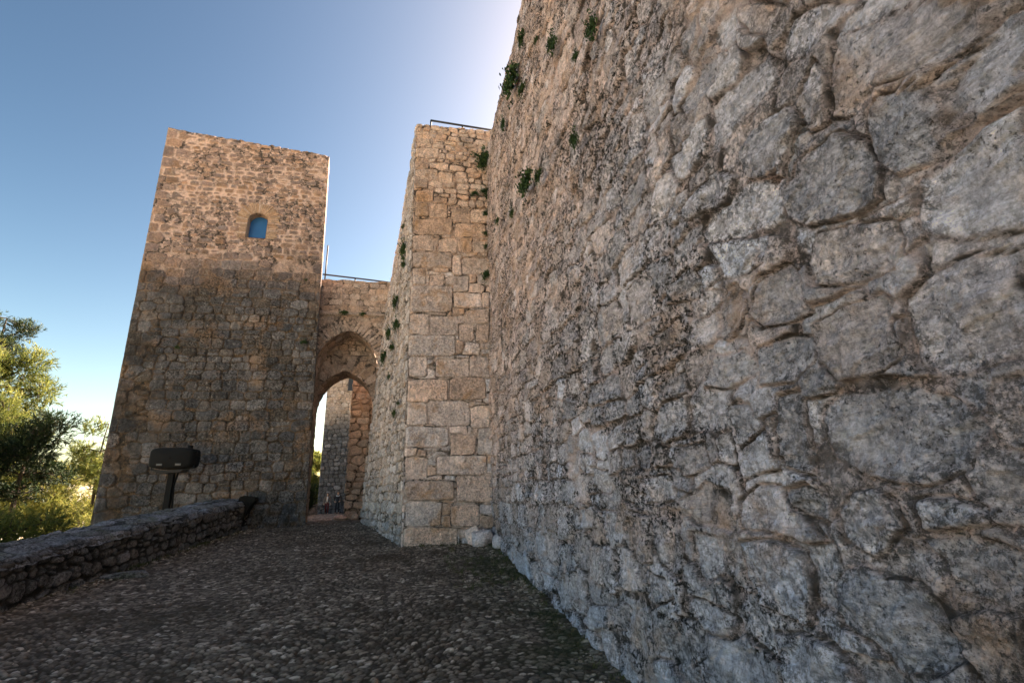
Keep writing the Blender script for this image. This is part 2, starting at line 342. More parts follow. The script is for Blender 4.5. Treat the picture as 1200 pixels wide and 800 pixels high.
WALL_STONES = [[(1.23,3.24),(1.15,3.32),(0.97,3.22),(0.86,3.15),(0.76,3.03),(0.79,2.9),(0.87,2.89),(1.04,2.98),(1.14,3.0),(1.23,2.99),(1.28,3.04)],[(0.9,2.82),(0.8,2.87),(0.75,2.91),(0.66,2.88),(0.73,2.66),(0.82,2.67),(0.89,2.65),(0.92,2.75)],[(1.15,2.91),(1.07,2.95),(0.94,2.86),(0.93,2.77),(0.95,2.67),(1.01,2.62),(1.12,2.65),(1.17,2.75)],[(1.07,2.6),(0.98,2.6),(0.86,2.63),(0.75,2.62),(0.83,2.29),(0.91,2.31),(1.03,2.35),(1.11,2.43)],[(1.59,2.91),(1.47,2.99),(1.27,2.97),(1.18,2.85),(1.17,2.7),(1.19,2.61),(1.3,2.62),(1.51,2.67),(1.62,2.78)],[(1.8,3.29),(1.65,3.33),(1.45,3.27),(1.41,3.14),(1.53,3.03),(1.57,2.97),(1.78,3.11)],[(1.43,3.26),(1.28,3.34),(1.25,3.23),(1.29,3.03),(1.38,3.06)],[(1.46,3.6),(1.33,3.63),(1.19,3.56),(1.05,3.38),(1.18,3.41),(1.31,3.39),(1.43,3.49)],[(1.64,4.1),(1.42,3.85),(1.35,3.72),(1.47,3.71),(1.6,3.85)],[(1.53,2.6),(1.48,2.63),(1.31,2.59),(1.17,2.51),(1.16,2.42),(1.2,2.34),(1.37,2.36),(1.54,2.43),(1.55,2.53)],[(1.93,2.45),(1.82,2.57),(1.64,2.58),(1.58,2.47),(1.58,2.33),(1.68,2.31),(1.88,2.35)],[(1.6,2.28),(1.43,2.3),(1.28,2.29),(1.24,2.24),(1.27,2.18),(1.24,2.05),(1.32,2.01),(1.52,2.01),(1.59,2.11)],[(1.22,2.24),(1.14,2.28),(1.01,2.29),(0.87,2.24),(0.94,1.96),(1.09,1.95),(1.17,1.96),(1.22,2.02),(1.23,2.13)],[(1.65,1.93),(1.56,1.98),(1.42,1.96),(1.26,1.95),(1.17,1.9),(1.11,1.84),(1.08,1.79),(1.11,1.73),(1.15,1.68),(1.29,1.63),(1.5,1.66),(1.64,1.74)],[(1.94,2.28),(1.72,2.27),(1.61,2.23),(1.62,2.13),(1.75,2.07),(1.97,2.1)],[(1.87,2.04),(1.72,2.04),(1.72,1.87),(1.73,1.79),(1.74,1.68),(1.89,1.73),(1.9,1.87)],[(2.24,2.06),(2.12,2.07),(2.02,1.97),(1.94,1.85),(1.91,1.72),(2.2,1.67),(2.25,1.92)],[(2.08,2.65),(1.99,2.65),(1.93,2.55),(1.93,2.47),(2.04,2.39),(2.15,2.38),(2.2,2.54)],[(2.16,2.96),(1.71,2.77),(1.76,2.65),(1.94,2.67),(2.1,2.72)],[(1.08,1.82),(1.04,1.91),(0.95,1.92),(1.0,1.71),(1.07,1.74)],[(2.25,1.58),(2.09,1.65),(1.93,1.65),(1.9,1.57),(1.81,1.52),(1.75,1.44),(1.88,1.42),(2.07,1.45),(2.26,1.45)],[(1.93,1.64),(1.77,1.66),(1.69,1.6),(1.7,1.5),(1.82,1.53),(1.91,1.58)],[(1.66,1.55),(1.58,1.62),(1.47,1.63),(1.4,1.58),(1.39,1.51),(1.49,1.42),(1.54,1.4),(1.66,1.44)],[(1.33,1.6),(1.22,1.61),(1.14,1.57),(1.13,1.52),(1.22,1.51),(1.35,1.5)],[(1.37,1.48),(1.22,1.5),(1.09,1.46),(1.13,1.31),(1.21,1.32),(1.3,1.33),(1.31,1.43)],[(1.78,1.26),(1.69,1.35),(1.61,1.38),(1.53,1.34),(1.41,1.35),(1.36,1.31),(1.36,1.21),(1.32,1.15),(1.44,1.07),(1.57,1.04),(1.65,1.13),(1.77,1.15)],[(2.28,1.4),(2.05,1.42),(1.88,1.39),(1.86,1.27),(1.92,1.1),(2.05,1.1),(2.21,1.13),(2.28,1.24)],[(2.15,1.03),(2.01,1.07),(1.81,1.08),(1.73,1.0),(1.7,0.95),(2.13,0.8),(2.14,0.93)],[(1.35,1.25),(1.22,1.31),(1.13,1.3),(1.18,1.13),(1.31,1.08),(1.35,1.21)],[(2.84,1.57),(2.54,1.69),(2.33,1.63),(2.29,1.52),(2.35,1.44),(2.71,1.45)],[(3.52,1.51),(3.23,1.48),(3.25,1.18),(3.42,1.15),(3.54,1.22)],[(2.75,1.41),(2.44,1.4),(2.48,1.23),(2.66,1.14),(2.76,1.25)],[(3.28,1.73),(2.9,1.74),(2.87,1.57),(3.28,1.56)],[(4.32,1.87),(3.94,1.8),(3.98,1.64),(4.24,1.63)],[(4.79,1.48),(4.33,1.53),(4.31,1.35),(4.75,1.3)],[(3.39,1.13),(3.08,1.12),(3.01,1.01),(3.28,0.93)],[(3.0,0.92),(2.76,0.95),(2.69,0.8),(2.91,0.69)],[(3.94,0.85),(3.73,0.84),(3.83,0.65),(4.15,0.61),(4.19,0.72)],[(3.29,3.15),(2.87,3.14),(2.79,2.94),(2.79,2.78),(3.28,2.82)],[(3.76,3.22),(3.47,3.15),(3.35,2.91),(3.42,2.82),(3.77,2.88)],[(2.65,2.89),(2.37,2.93),(2.26,2.78),(2.31,2.69),(2.64,2.78)],[(2.95,2.65),(2.56,2.67),(2.54,2.52),(2.87,2.49)],[(2.19,2.56),(1.98,2.64),(1.95,2.5),(2.03,2.43),(2.2,2.41)],[(2.44,2.2),(2.27,2.34),(2.02,2.31),(1.97,2.17),(2.2,2.14)],[(2.95,2.31),(2.59,2.34),(2.59,2.2),(2.9,2.19)],[(2.79,1.9),(2.52,1.9),(2.47,1.76),(2.75,1.71)],[(2.22,2.06),(2.05,2.04),(1.97,1.92),(2.19,1.83)],[(2.68,4.72),(2.33,4.67),(2.14,4.72),(2.23,4.55),(2.47,4.55)],[(2.21,3.97),(2.0,4.06),(1.8,3.96),(1.87,3.82),(2.17,3.83)],[(2.38,3.31),(2.0,3.33),(1.84,3.19),(1.95,3.08),(2.3,3.19)],[(2.8,3.96),(2.57,4.11),(2.52,3.93),(2.64,3.84)],[(3.66,5.14),(3.35,5.11),(3.39,4.93),(3.77,5.11)]]
BUTTRESS_STONES = [[(-0.14,4.94),(0.86,4.98),(0.87,4.47),(-0.12,4.45)],[(-0.12,4.46),(0.28,4.47),(0.29,4.04),(-0.11,4.03)],[(0.42,4.44),(1.15,4.46),(1.15,4.05),(0.43,4.04)],[(1.15,4.48),(1.64,4.49),(1.64,4.04),(1.15,4.03)],[(-0.13,3.98),(0.69,4.0),(0.7,3.49),(-0.12,3.48)],[(0.76,4.02),(1.51,4.04),(1.5,3.56),(0.76,3.55)],[(-0.13,3.48),(0.28,3.49),(0.3,3.02),(-0.11,3.02)],[(0.31,3.53),(1.17,3.54),(1.17,3.01),(0.32,3.01)],[(1.18,3.43),(1.61,3.43),(1.6,2.98),(1.18,2.98)],[(-0.13,3.0),(0.72,3.0),(0.72,2.58),(-0.11,2.59)],[(0.74,3.0),(1.12,3.0),(1.12,2.85),(0.74,2.85)],[(0.77,2.84),(1.29,2.84),(1.28,2.41),(0.77,2.41)],[(1.32,2.98),(1.66,2.98),(1.65,2.4),(1.31,2.41)],[(-0.13,2.59),(0.12,2.59),(0.12,2.41),(-0.13,2.42)],[(-0.12,2.4),(0.33,2.39),(0.34,1.95),(-0.11,1.96)],[(0.5,2.43),(1.5,2.42),(1.49,2.02),(0.51,2.04)],[(-0.09,1.96),(0.86,1.94),(0.87,1.55),(-0.08,1.58)],[(0.9,2.02),(1.71,2.01),(1.7,1.49),(0.91,1.52)],[(-0.09,1.56),(0.62,1.54),(0.62,1.1),(-0.07,1.13)],[(0.78,1.5),(1.37,1.49),(1.36,1.05),(0.78,1.08)],[(-0.11,1.13),(0.91,1.08),(0.91,0.69),(-0.09,0.74)],[(-0.1,10.17),(0.21,10.21),(0.22,9.79),(-0.09,9.74)],[(-0.13,9.7),(0.41,9.77),(0.42,9.48),(-0.12,9.41)],[(-0.12,9.41),(0.18,9.45),(0.18,9.12),(-0.11,9.08)],[(0.19,9.32),(0.68,9.38),(0.68,9.14),(0.2,9.08)],[(-0.12,9.1),(0.42,9.16),(0.43,8.86),(-0.11,8.8)],[(0.44,9.07),(0.78,9.11),(0.78,8.82),(0.44,8.78)],[(-0.1,8.8),(0.19,8.83),(0.2,8.58),(-0.09,8.55)],[(-0.1,8.52),(0.32,8.57),(0.33,8.23),(-0.09,8.19)],[(-0.09,8.17),(0.22,8.21),(0.23,7.86),(-0.08,7.83)],[(0.23,8.17),(0.65,8.21),(0.66,7.8),(0.24,7.76)],[(0.74,8.14),(1.2,8.19),(1.2,7.76),(0.74,7.72)],[(1.2,8.11),(1.61,8.15),(1.61,7.76),(1.2,7.72)],[(-0.1,7.75),(0.79,7.84),(0.79,7.4),(-0.09,7.33)],[(0.83,7.71),(1.57,7.78),(1.57,7.41),(0.83,7.35)],[(-0.12,7.32),(0.37,7.36),(0.37,6.95),(-0.11,6.92)],[(0.45,7.31),(0.9,7.35),(0.9,6.94),(0.46,6.91)],[(0.91,7.35),(1.23,7.38),(1.23,6.99),(0.91,6.97)],[(1.23,7.3),(1.6,7.33),(1.6,7.0),(1.23,6.97)],[(-0.1,6.9),(0.75,6.97),(0.75,6.57),(-0.09,6.51)],[(0.78,6.9),(1.0,6.91),(1.0,6.39),(0.78,6.38)],[(1.0,6.84),(1.63,6.89),(1.62,6.45),(1.0,6.41)],[(-0.1,6.5),(0.19,6.52),(0.2,6.11),(-0.09,6.09)],[(0.27,6.37),(0.61,6.4),(0.61,6.09),(0.28,6.07)],[(0.62,6.36),(1.17,6.4),(1.17,5.99),(0.63,5.96)],[(-0.13,6.08),(0.77,6.13),(0.78,5.5),(-0.11,5.46)],[(0.81,5.96),(1.44,5.99),(1.44,5.62),(0.81,5.59)],[(1.45,5.99),(1.62,6.0),(1.61,5.63),(1.45,5.63)],[(0.78,5.59),(1.06,5.61),(1.06,5.44),(0.78,5.42)],[(-0.13,5.43),(0.29,5.45),(0.3,4.95),(-0.11,4.94)],[(0.31,5.39),(1.06,5.42),(1.06,4.97),(0.32,4.94)],[(1.08,5.57),(1.61,5.6),(1.61,5.27),(1.08,5.25)],[(0.94,5.22),(1.27,5.23),(1.27,4.86),(0.94,4.85)],[(1.29,5.23),(1.61,5.24),(1.6,4.87),(1.29,4.86)]]
SLOPE = .076
def path_z(y):
    y = np.asarray(y, float)
    a = SLOPE * y; b = 1.06 - .0185 * (y - 14.0)
    k = .12; h = np.clip(.5 + .5 * (b - a) / k, 0, 1)
    return b * (1 - h) + a * h - k * h * (1 - h)
def pz(y): return float(path_z(y))

def jog(P, k):
    r = random.Random(k + 50); P = [(x + r.uniform(-.022, .022), y + r.uniform(-.02, .02)) for x, y in P]; out = []
    for i, (x, y) in enumerate(P):                               # worn corners: each is cut a little
        px, py = P[i - 1]; nx, ny = P[(i + 1) % len(P)]; f, g_ = r.uniform(.04, .2), r.uniform(.04, .2)
        out += [(x + (px - x) * f, y + (py - y) * f * .6), (x + (nx - x) * g_, y + (ny - y) * g_ * .6)]
    return out

M_WALL = stone_mat("weathered_limestone", [(.62, .49, .42), (.74, .61, .52), (.68, .51, .39), (.76, .68, .62)], (.70, .51, .40), blacky=(1.4, 3.2, .6, 1.), black=1.35, edgeb=.42, strata=.55, pale=.5,
                   ochre=(.56, .36, .23), ochre_amt=.5, pit=.85, zmix=(4.6, 8.6, 2.0), ymix=.55,
                   zpal=[(.52, .505, .505), (.73, .70, .68), (.66, .57, .51), (.70, .71, .73)], zmort=(.60, .48, .41))
M_BUTT = stone_mat("ashlar_stone", [(.60, .45, .33), (.70, .51, .35), (.72, .46, .28), (.80, .62, .45)], (.58, .40, .27), black=.5, pale=.2, pit=.5, ochre=(.52, .30, .14), ochre_amt=.6,
                   zmix=(5.0, 8.0, 1.5), zpal=[(.58, .54, .51), (.78, .69, .60), (.76, .54, .38), (.88, .83, .77)], zmort=(.55, .44, .34))
M_FLANK = stone_mat("flank_rubble", [(.50, .45, .39), (.66, .58, .49), (.60, .49, .38), (.72, .65, .57)], (.56, .43, .31), black=.7, pale=.35, pit=.6)
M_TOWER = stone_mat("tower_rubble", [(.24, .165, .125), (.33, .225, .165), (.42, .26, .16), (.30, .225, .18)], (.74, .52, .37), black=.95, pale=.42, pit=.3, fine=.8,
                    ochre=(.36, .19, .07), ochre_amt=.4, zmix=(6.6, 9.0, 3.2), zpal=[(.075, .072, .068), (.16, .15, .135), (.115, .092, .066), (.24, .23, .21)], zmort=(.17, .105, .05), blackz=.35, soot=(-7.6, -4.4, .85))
M_GATE = stone_mat("gate_stone", [(.46, .35, .26), (.56, .43, .31), (.52, .35, .22), (.58, .48, .37)], (.54, .39, .27), black=.6, pale=.15, pit=.3)
M_PARA = stone_mat("parapet_rubble", [(.16, .15, .13), (.24, .22, .19), (.19, .155, .115), (.28, .26, .235)], (.05, .042, .032), black=.9, pale=.35, pit=.6, fine=1.2)
M_COPE = stone_mat("coping_mortar", [(.24, .235, .21), (.33, .32, .30), (.27, .25, .2), (.38, .37, .35)], (.10, .095, .075), black=1., pale=.5, pit=.7, fine=1.2, ochre=(.10, .12, .04), ochre_amt=.7)
M_PIER = stone_mat("sunlit_tint_pier_stone", [(.76, .58, .42), (.84, .66, .48), (.80, .58, .40), (.86, .72, .56)], (.62, .44, .29), black=.25, pale=.05, pit=.3)  # warm sunlight on the pier put into its stone and mortar colours
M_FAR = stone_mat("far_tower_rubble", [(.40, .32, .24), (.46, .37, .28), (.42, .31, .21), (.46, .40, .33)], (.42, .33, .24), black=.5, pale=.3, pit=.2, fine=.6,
                  zmix=(7.5, 10, 1.5), zpal=[(.05, .05, .048), (.11, .107, .10), (.075, .07, .064), (.22, .21, .195)], zmort=(.035, .032, .03))  # dark lower zone: shade on the far tower put into palette and mortar

def simple_mat(name, col, rough=.6, metal=0., var=.25, sc=12, bumpd=.002):
    b = NB(name)
    c = b.mix(b.noise(sc, 5, .6), tuple(x * (1 - var) for x in col), tuple(min(1, x * (1 + var)) for x in col))
    b.b.inputs['Metallic'].default_value = metal
    return b.done(c, rough, b.bump(b.noise(sc * 4, 4), bumpd, .6), .4)
M_METAL = simple_mat("dark_metal", (.035, .037, .042), .5, .6)
M_BLACK = simple_mat("black_housing", (.004, .004, .0042), .9)
M_GREYM = simple_mat("grey_bracket", (.06, .065, .075), .5, .4)
M_BARK = simple_mat("pine_bark", (.07, .05, .036), .95, 0, .5, 9, .02)

# ground cover between the stones, and the pebbles themselves
def pebble_mat():
    b = NB("pebble_cobbles"); a = b.attr(); p = b.xyz()
    c = b.crmp(a[1], [(0, (.07, .052, .04)), (.35, (.18, .135, .102)), (.7, (.28, .215, .162)), (.9, (.40, .315, .24)), (1, (.66, .54, .43))])
    c = b.mix(.7, c, b.crmp(b.noise(30, 5, .6), [(.3, (.6, .6, .6)), (.5, (1., 1., 1.)), (.7, (1.35, 1.33, 1.3))]), 'MULTIPLY')
    dirt = b.mix(b.noise(14, 4), (.032, .023, .014), (.10, .072, .046))
    c = b.mix(a[0], c, dirt)
    worn = b.ramp(b.noise(.9, 5, .6, .4, off=9), .5, .72)
    c = b.mix(b.math('MULTIPLY', worn, .75), c, dirt)
    moss = b.math('MULTIPLY', b.ramp(b.noise(1.6, 5, .65, .5, off=4), .42, .62), b.ramp(b.math('ADD', p[0], b.math('MULTIPLY', b.noise(1.2, 3, off=2), .9)), .95, 2.0))
    c = b.mix(b.math('MULTIPLY', moss, .8), c, (.035, .04, .014))
    return b.done(c, .92, b.bump(b.noise(60, 6, .7), .008, 1.), .15)
M_PEB = pebble_mat()
b_ = NB("hillside_bounce_earth")
M_EARTH = b_.done(b_.mix(b_.ramp(b_.noise(.35, 6, .65), .4, .6), b_.mix(b_.noise(3, 6), (.34, .29, .17), (.50, .42, .29)), (.60, .52, .40)), .95, b_.bump(b_.noise(2.5, 8, .7), .15, .8), .1)  # mostly unseen slope, made pale and warm to reflect fill onto the walls
b_ = NB("far_hills")
M_HILL = b_.done(b_.mix(b_.ramp(b_.noise(.004, 8, .65), .42, .58), (.20, .19, .12), (.46, .40, .30)), .95, None, .1)  # hills paled as well, adding to the reflected fill

# ================================================================= ground
def ground_z(x, y):
    p = path_z(np.clip(y, -30, 120)) - .14
    left = np.clip(-4.75 - x - np.clip((y - 18) * .16, 0, 5), 0, None)
    drop = np.where(left > 0, -.25 * np.minimum(left, .8) - .30 * np.clip(left - .8, 0, 5) - .07 * np.clip(left - 5.8, 0, None), 0)  # fall flattened so the sunlit slope reflects more fill
    far = np.hypot(np.clip(y - 120, 0, None), np.clip(-30 - y, 0, None)); drop = drop - .3 * far
    right = np.clip(x - 60, 0, None); drop = drop - .3 * right
    z = p + drop; z = np.maximum(z, -90 + 0 * z)
    n = fbm(x * .25, y * .25, 5, 4) * np.clip(left * .25, 0, 1.2)
    return z + n
def symlog(a, b, n0, fine, coarse):
    return np.unique(np.concatenate([np.arange(a, b, fine), -np.geomspace(-a if a < 0 else 1, 9000, 40), np.geomspace(max(b, 1), 9000, 40)]))
gx = symlog(-45, 12, 0, .5, 0); gy = symlog(-12, 90, 0, .75, 0)
GX, GY = np.meshgrid(gx, gy)
ac = Acc(); ac.grid(np.stack([GX, GY, ground_z(GX, GY)], -1))
g = ac.build("ground", M_EARTH); g['kind'] = 'structure'
ac = Acc()
th = np.linspace(0, 2 * math.pi, 400); rr = np.linspace(5200, 7600, 14)
TH, RR = np.meshgrid(th, rr)
hz = -95 + np.sin((RR - 5200) / 2400 * math.pi) * (250 + 170 * fbm(np.cos(TH) * 4, np.sin(TH) * 4, 8, 5))
ac.grid(np.stack([np.cos(TH) * RR, np.sin(TH) * RR, hz], -1))
o = ac.build("hills", M_HILL); o['kind'] = 'structure'

# cobbled path: every pebble stands proud of the dirt
def pebbles(X, Y, cu, cv, seed, rel):
    r = random.Random(seed); S = []
    x0, x1, y0, y1 = X.min() - .1, X.max() + .1, Y.min() - .1, Y.max() + .1
    rg = np.random.RandomState(seed)
    nx = int((x1 - x0) / cu); ny = int((y1 - y0) / cv)
    jx, jy = np.meshgrid(np.arange(nx), np.arange(ny))
    px = x0 + (jx + .5 + .5 * (jy % 2) + rg.uniform(-.33, .33, jx.shape)) * cu
    py = y0 + (jy + .5 + rg.uniform(-.3, .3, jx.shape)) * cv
    ang = 1.3 * fbm(px * .8, py * .8, seed + 3, 2) + rg.normal(0, .3, jx.shape)
    sc = rg.uniform(.6, 1.35, jx.shape) * (1 + .3 * fbm(px * 1.3, py * 1.3, seed + 9, 2))
    S = np.stack([px, py, cu * .50 * sc, cv * .52 * sc, ang], -1).reshape(-1, 5)
    wu = .006 * fbm(X * 22, Y * 22, seed, 2)
    ins, idx, DX, DY = masonry(X + wu, Y - wu, S, 2.2, .3)
    r1 = _hash(idx, idx * 0 + 1, seed); r2 = _hash(idx, idx * 0 + 2, seed); r3 = _hash(idx, idx * 0 + 5, seed)
    st = sstep(-.001, cv * .36, ins)
    wear = sstep(.0, .5, fbm(X * .9, Y * .9, seed + 20, 4))
    h = rel * np.sqrt(st) * (.45 + .75 * r2) * (1 - .45 * wear) + rel * .5 * (r3 - .5) * st + (.03 * (DX * (r1 - .5) + DY * (r2 - .5)) * 4) * st
    h = h + .03 * fbm(X * .7, Y * .7, seed + 31, 3) + .003 * fbm(X * 20, Y * 20, seed + 41, 3)
    jm = 1 - sstep(.0, .006, ins)
    return h, np.stack([jm, r1, r2], -1)
ac = Acc()
xs = np.arange(-4.7, 1.78, .0095)
ys = [2.4]
while ys[-1] < 14.7: ys.append(ys[-1] + .0085 * max(1, (ys[-1] / 4.0) ** 1.35))
ys = np.array(ys)
X, Y = np.meshgrid(xs, ys)
h, col = pebbles(X, Y, .078, .040, 3, .022)
edge = sstep(1.25, 1.6, X) * .02 + sstep(-4.1, -4.4, X) * .03
ac.grid(np.stack([X, Y, path_z(Y) + h - .0 + edge], -1), col)
X, Y = np.meshgrid(np.arange(-4.7, 1.78, .03), np.arange(-6, 2.43, .03)); h, col = pebbles(X, Y, .11, .07, 3, .017)
ac.grid(np.stack([X, Y, path_z(Y) + h - .004], -1), col)
X, Y = np.meshgrid(np.arange(-9.2, -.9, .035), np.concatenate([np.arange(14.66, 24, .05), np.arange(24, 66, .12)]))
h, col = pebbles(X, Y, .11, .08, 5, .015)
ac.grid(np.stack([X, Y, path_z(Y) + h - .004 - .35 * sstep(-3.0 - (14.66 * 0), -6.5, X) * sstep(18, 15, Y)], -1), col)
o = ac.build("cobbled_path", M_PEB); o['kind'] = 'structure'

# ================================================================= near wall on the right
XW = 1.6
def wall_top(y): return 9.35 + .06 * y
thp = np.arange(575, 1212, 1.55)
th_ = math.radians(11.55) + np.arctan((thp - 600) / 567 * .955)
yc = XW / np.tan(np.clip(th_, .158, 1.3)); yc = np.unique(np.clip(yc, .45, 10.16))
yc = np.concatenate([np.arange(-5, yc[0] - .01, .045), yc])
zc = np.concatenate([np.arange(-.45, 3.3, .0062), np.arange(3.3, 10.01, .0115)]) / 10.0
Yg, Zn = np.meshgrid(yc, zc)
Zg = np.where(Zn > 0, Zn * (wall_top(Yg) + .05 * fbm(Yg * 2, Yg * 0 + 3.3, 71, 3)), Zn * 10)
S = row_seeds(-5.5, 10.6, -.6, 10.6, lambda v: .19 + .05 * math.sin(v * 2.3) + (.06 if v < 3.2 else 0), (.95, 2.0), .13, .14, 11, .10)
h, col, idx = stone_field(Yg, Zg, S, WALL_STONES, 100, (.05, .022), 2.9, .011, .022, .018, .13, .022, .014, .000, .6, .55, .8)
for (hy, hz_, ry, rz_) in ((4.04, 2.80, .075, .20), (4.36, .44, .05, .06), (4.9, .74, .05, .2), (3.57, 5.76, .06, .11), (5.96, 1.85, .07, .3), (1.62, 3.02, .05, .03)):
    d = np.sqrt(((Yg - hy + .02 * fbm(Yg * 9, Zg * 9, 7, 3)) / ry) ** 2 + ((Zg - hz_ + .03 * fbm(Yg * 7, Zg * 7, 9, 3)) / rz_) ** 2)
    h = h - .17 * (1 - sstep(.7, 1.05, d)); col[..., 0] = np.maximum(col[..., 0], 1 - sstep(.9, 1.2, d))
h = h + .05 * fbm(Yg * .5, Zg * .5, 77, 3)
stm = .35 + .65 * (1 - col[..., 0])
h = h + stm * (facets(Yg, Zg, .15, .016, 901) + facets(Yg, Zg, .062, .007, 902, .22))
topf = sstep(.992, 1, Zn) * .08
ac = Acc(); ac.grid(np.stack([XW - h + topf + .02, Yg, Zg], -1), col, flip=True)
ac.hexa([(XW + .18, -5, -.6), (4.6, -5, -.6), (4.6, 10.12, -.6), (XW + .18, 10.12, -.6)],
        [(XW + .18, -5, wall_top(-5) - .02), (4.6, -5, wall_top(-5) - .02), (4.6, 10.12, wall_top(10) - .02), (XW + .18, 10.12, wall_top(10) - .02)])
o = ac.build("castle_wall", M_WALL)
tag(o, "huge pale rubble stone wall with black lichen filling the right side of the photo", "castle wall")

# ================================================================= ashlar buttress
XB = -.13
xg = np.linspace(XB, 1.80, 150); zg = np.arange(.2, 10.42, .0125)
Xg, Zg = np.meshgrid(xg, zg)
Zt = np.where(Zg > 10.3, Zg + (10.40 + .03 * np.round(Xg * 2.2) * .5 + .02 * fbm(Xg * 4, Xg * 0, 6, 2) - 10.41) * sstep(10.3, 10.41, Zg), Zg)
S = row_seeds(-.4, 2.1, 0, 10.8, lambda v: .13 if v > 9.3 else (.16 if v > 7 else .24), (1.0, 2.4), .1, .2, 21, .06)
h, col, idx = stone_field(Xg, Zg, S, [jog(p, k) for k, p in enumerate(BUTTRESS_STONES)], 200, (.03, .014), 3.0, .016, .026, .018, .07, .018, .016, .003, 1.1, .5, .6)
tone = np.array([.45, .55, .72, .8, .95, .7, .3, 1.0, .6, .1, .9, .6, .5, .5, .5, .6, .95, .75, .5, .78, .62] + [.55] * 40)
big = idx >= len(S)
col[..., 1] = np.where(big, tone[np.clip(idx - len(S), 0, len(tone) - 1)] * .7 + .3 * col[..., 1], col[..., 1])
h = h + .6 * (facets(Xg, Zg, .14, .010, 911) + facets(Xg, Zg, .06, .005, 912, .22)) * sstep(0, .06, Xg - XB)
e = sstep(0, .05, Xg - XB)
ac = Acc(); ac.grid(np.stack([Xg, 10.0 - h * (.25 + .75 * e) - .0, Zt], -1), col)
ac.box(XB + .02, 4.6, 10.09, 10.3, .2, 10.38)
o = ac.build("stone_buttress", M_BUTT)
tag(o, "tall square buttress of tan dressed stone blocks standing against the right wall", "buttress")

# flank wall running back from the buttress to the gate
yg = np.concatenate([np.arange(10.0, 14.3, .0165)]); zg = np.arange(.3, 10.41, .017)
Yg, Zg = np.meshgrid(yg, zg)
xe = np.interp(Zg, [.3, 1, 4.1, 7.2, 10.4], [-1.23, -1.2, -1.05, -.85, -.45])
XF = XB + (xe - XB) * (Yg - 10) / 4.05
S = row_seeds(9.6, 14.8, 0, 10.8, lambda v: .2, (1, 2), .13, .15, 31, .1)
h, col, idx = stone_field(Yg, Zg, S, (), 300, (.05, .02), 2.7, .018, .028, .018, .12, .024, .014, .006, .8, .6, .65)
e = .25 + .75 * sstep(0, .06, Yg - 10)
ac = Acc(); ac.grid(np.stack([XF - h * e, Yg - h * e * .2 * sstep(0, .2, Yg - 10), Zg + (.05 * fbm(Yg * 2, Yg * 0, 4, 3)) * sstep(10.2, 10.4, Zg)], -1), col, flip=True)
ac.hexa([(XB + .12, 10.2, .2), (4.6, 10.2, .2), (4.6, 14.25, .2), (-1.08, 14.25, .2)], [(XB + .12, 10.2, 10.37), (4.6, 10.2, 10.37), (4.6, 14.25, 10.37), (-.34, 14.25, 10.37)])
o = ac.build("flank_wall", M_FLANK)
tag(o, "rough weathered wall running back from the buttress to the pointed arch", "castle wall")

# ================================================================= square tower
YT = 13.6
tw = empty("square_tower", (-4.9, 15.8, .6), "big square stone tower with one small arched window, left of the gate", "tower")
WX, WS, WR, WZ0 = -4.60, 9.44, .265, 8.89
def txl(z): return -7.19 - .021 * (z - 1.4)
def txr(z): return -2.53 - .027 * (z - 1.06)
un = np.linspace(0, 1, 300); zn = np.concatenate([np.linspace(-.30, .12, 60), np.linspace(.12, 1, 560)[1:]])
Un, Zn = np.meshgrid(un, zn)
Zg = np.where(Zn > 0, Zn * (12.36 - .41 * Un + .025 * fbm(Un * 22, Un * 0, 12, 3)), Zn * 12.3)
Xg = txl(Zg) + (txr(Zg) - txl(Zg)) * Un
lo_ = row_seeds(-7.9, -2, -4, 9.2, lambda v: .24, (.9, 1.9), .08, .16, 41, .06)
up_ = row_seeds(-7.9, -2, 8.3, 13, lambda v: .145, (1.1, 2.4), .05, .06, 42, .04)
qn = row_seeds(-7.9, -6.85, -4, 13, lambda v: .30, (1.3, 1.9), .04, 0, 43, .03)
lim = lambda x: 8.45 - .10 * (x + 7.3) + .25 * np.sin(x * 2.2)
lo_ = lo_[(lo_[:, 1] < lim(lo_[:, 0])) & (lo_[:, 0] > -6.75)]; up_ = up_[(up_[:, 1] >= lim(up_[:, 0])) & ((up_[:, 0] > -6.9))]
qn = qn[qn[:, 0] < -6.72]
up_[:, 2:4] *= .94
S = np.concatenate([lo_, up_, qn])
gapT = -.001 + .015 * sstep(7.9, 8.6, Zg)
h, col, idx = stone_field(Xg, Zg, S, (), 400, (.035, .02), 3.0, .02, .03, .018, .10, .02, .014, gapT, .7, .55, .7)
rw = np.where(Zg < WS, np.abs(Xg - WX), np.hypot(Xg - WX, Zg - WS))
near = 1 - sstep(.58, .70, np.where(Zg < WZ0 - .02, 9, np.where(Zg < WS, rw + .15, rw)))
h = h * (1 - .9 * near)
drop = (rw < WR) & (Zg > WZ0)
e = sstep(0, .012, Un) * sstep(0, .012, 1 - Un)
ac = Acc(); ac.grid(np.stack([Xg, YT - h * (.3 + .7 * e), Zg], -1), col, drop)
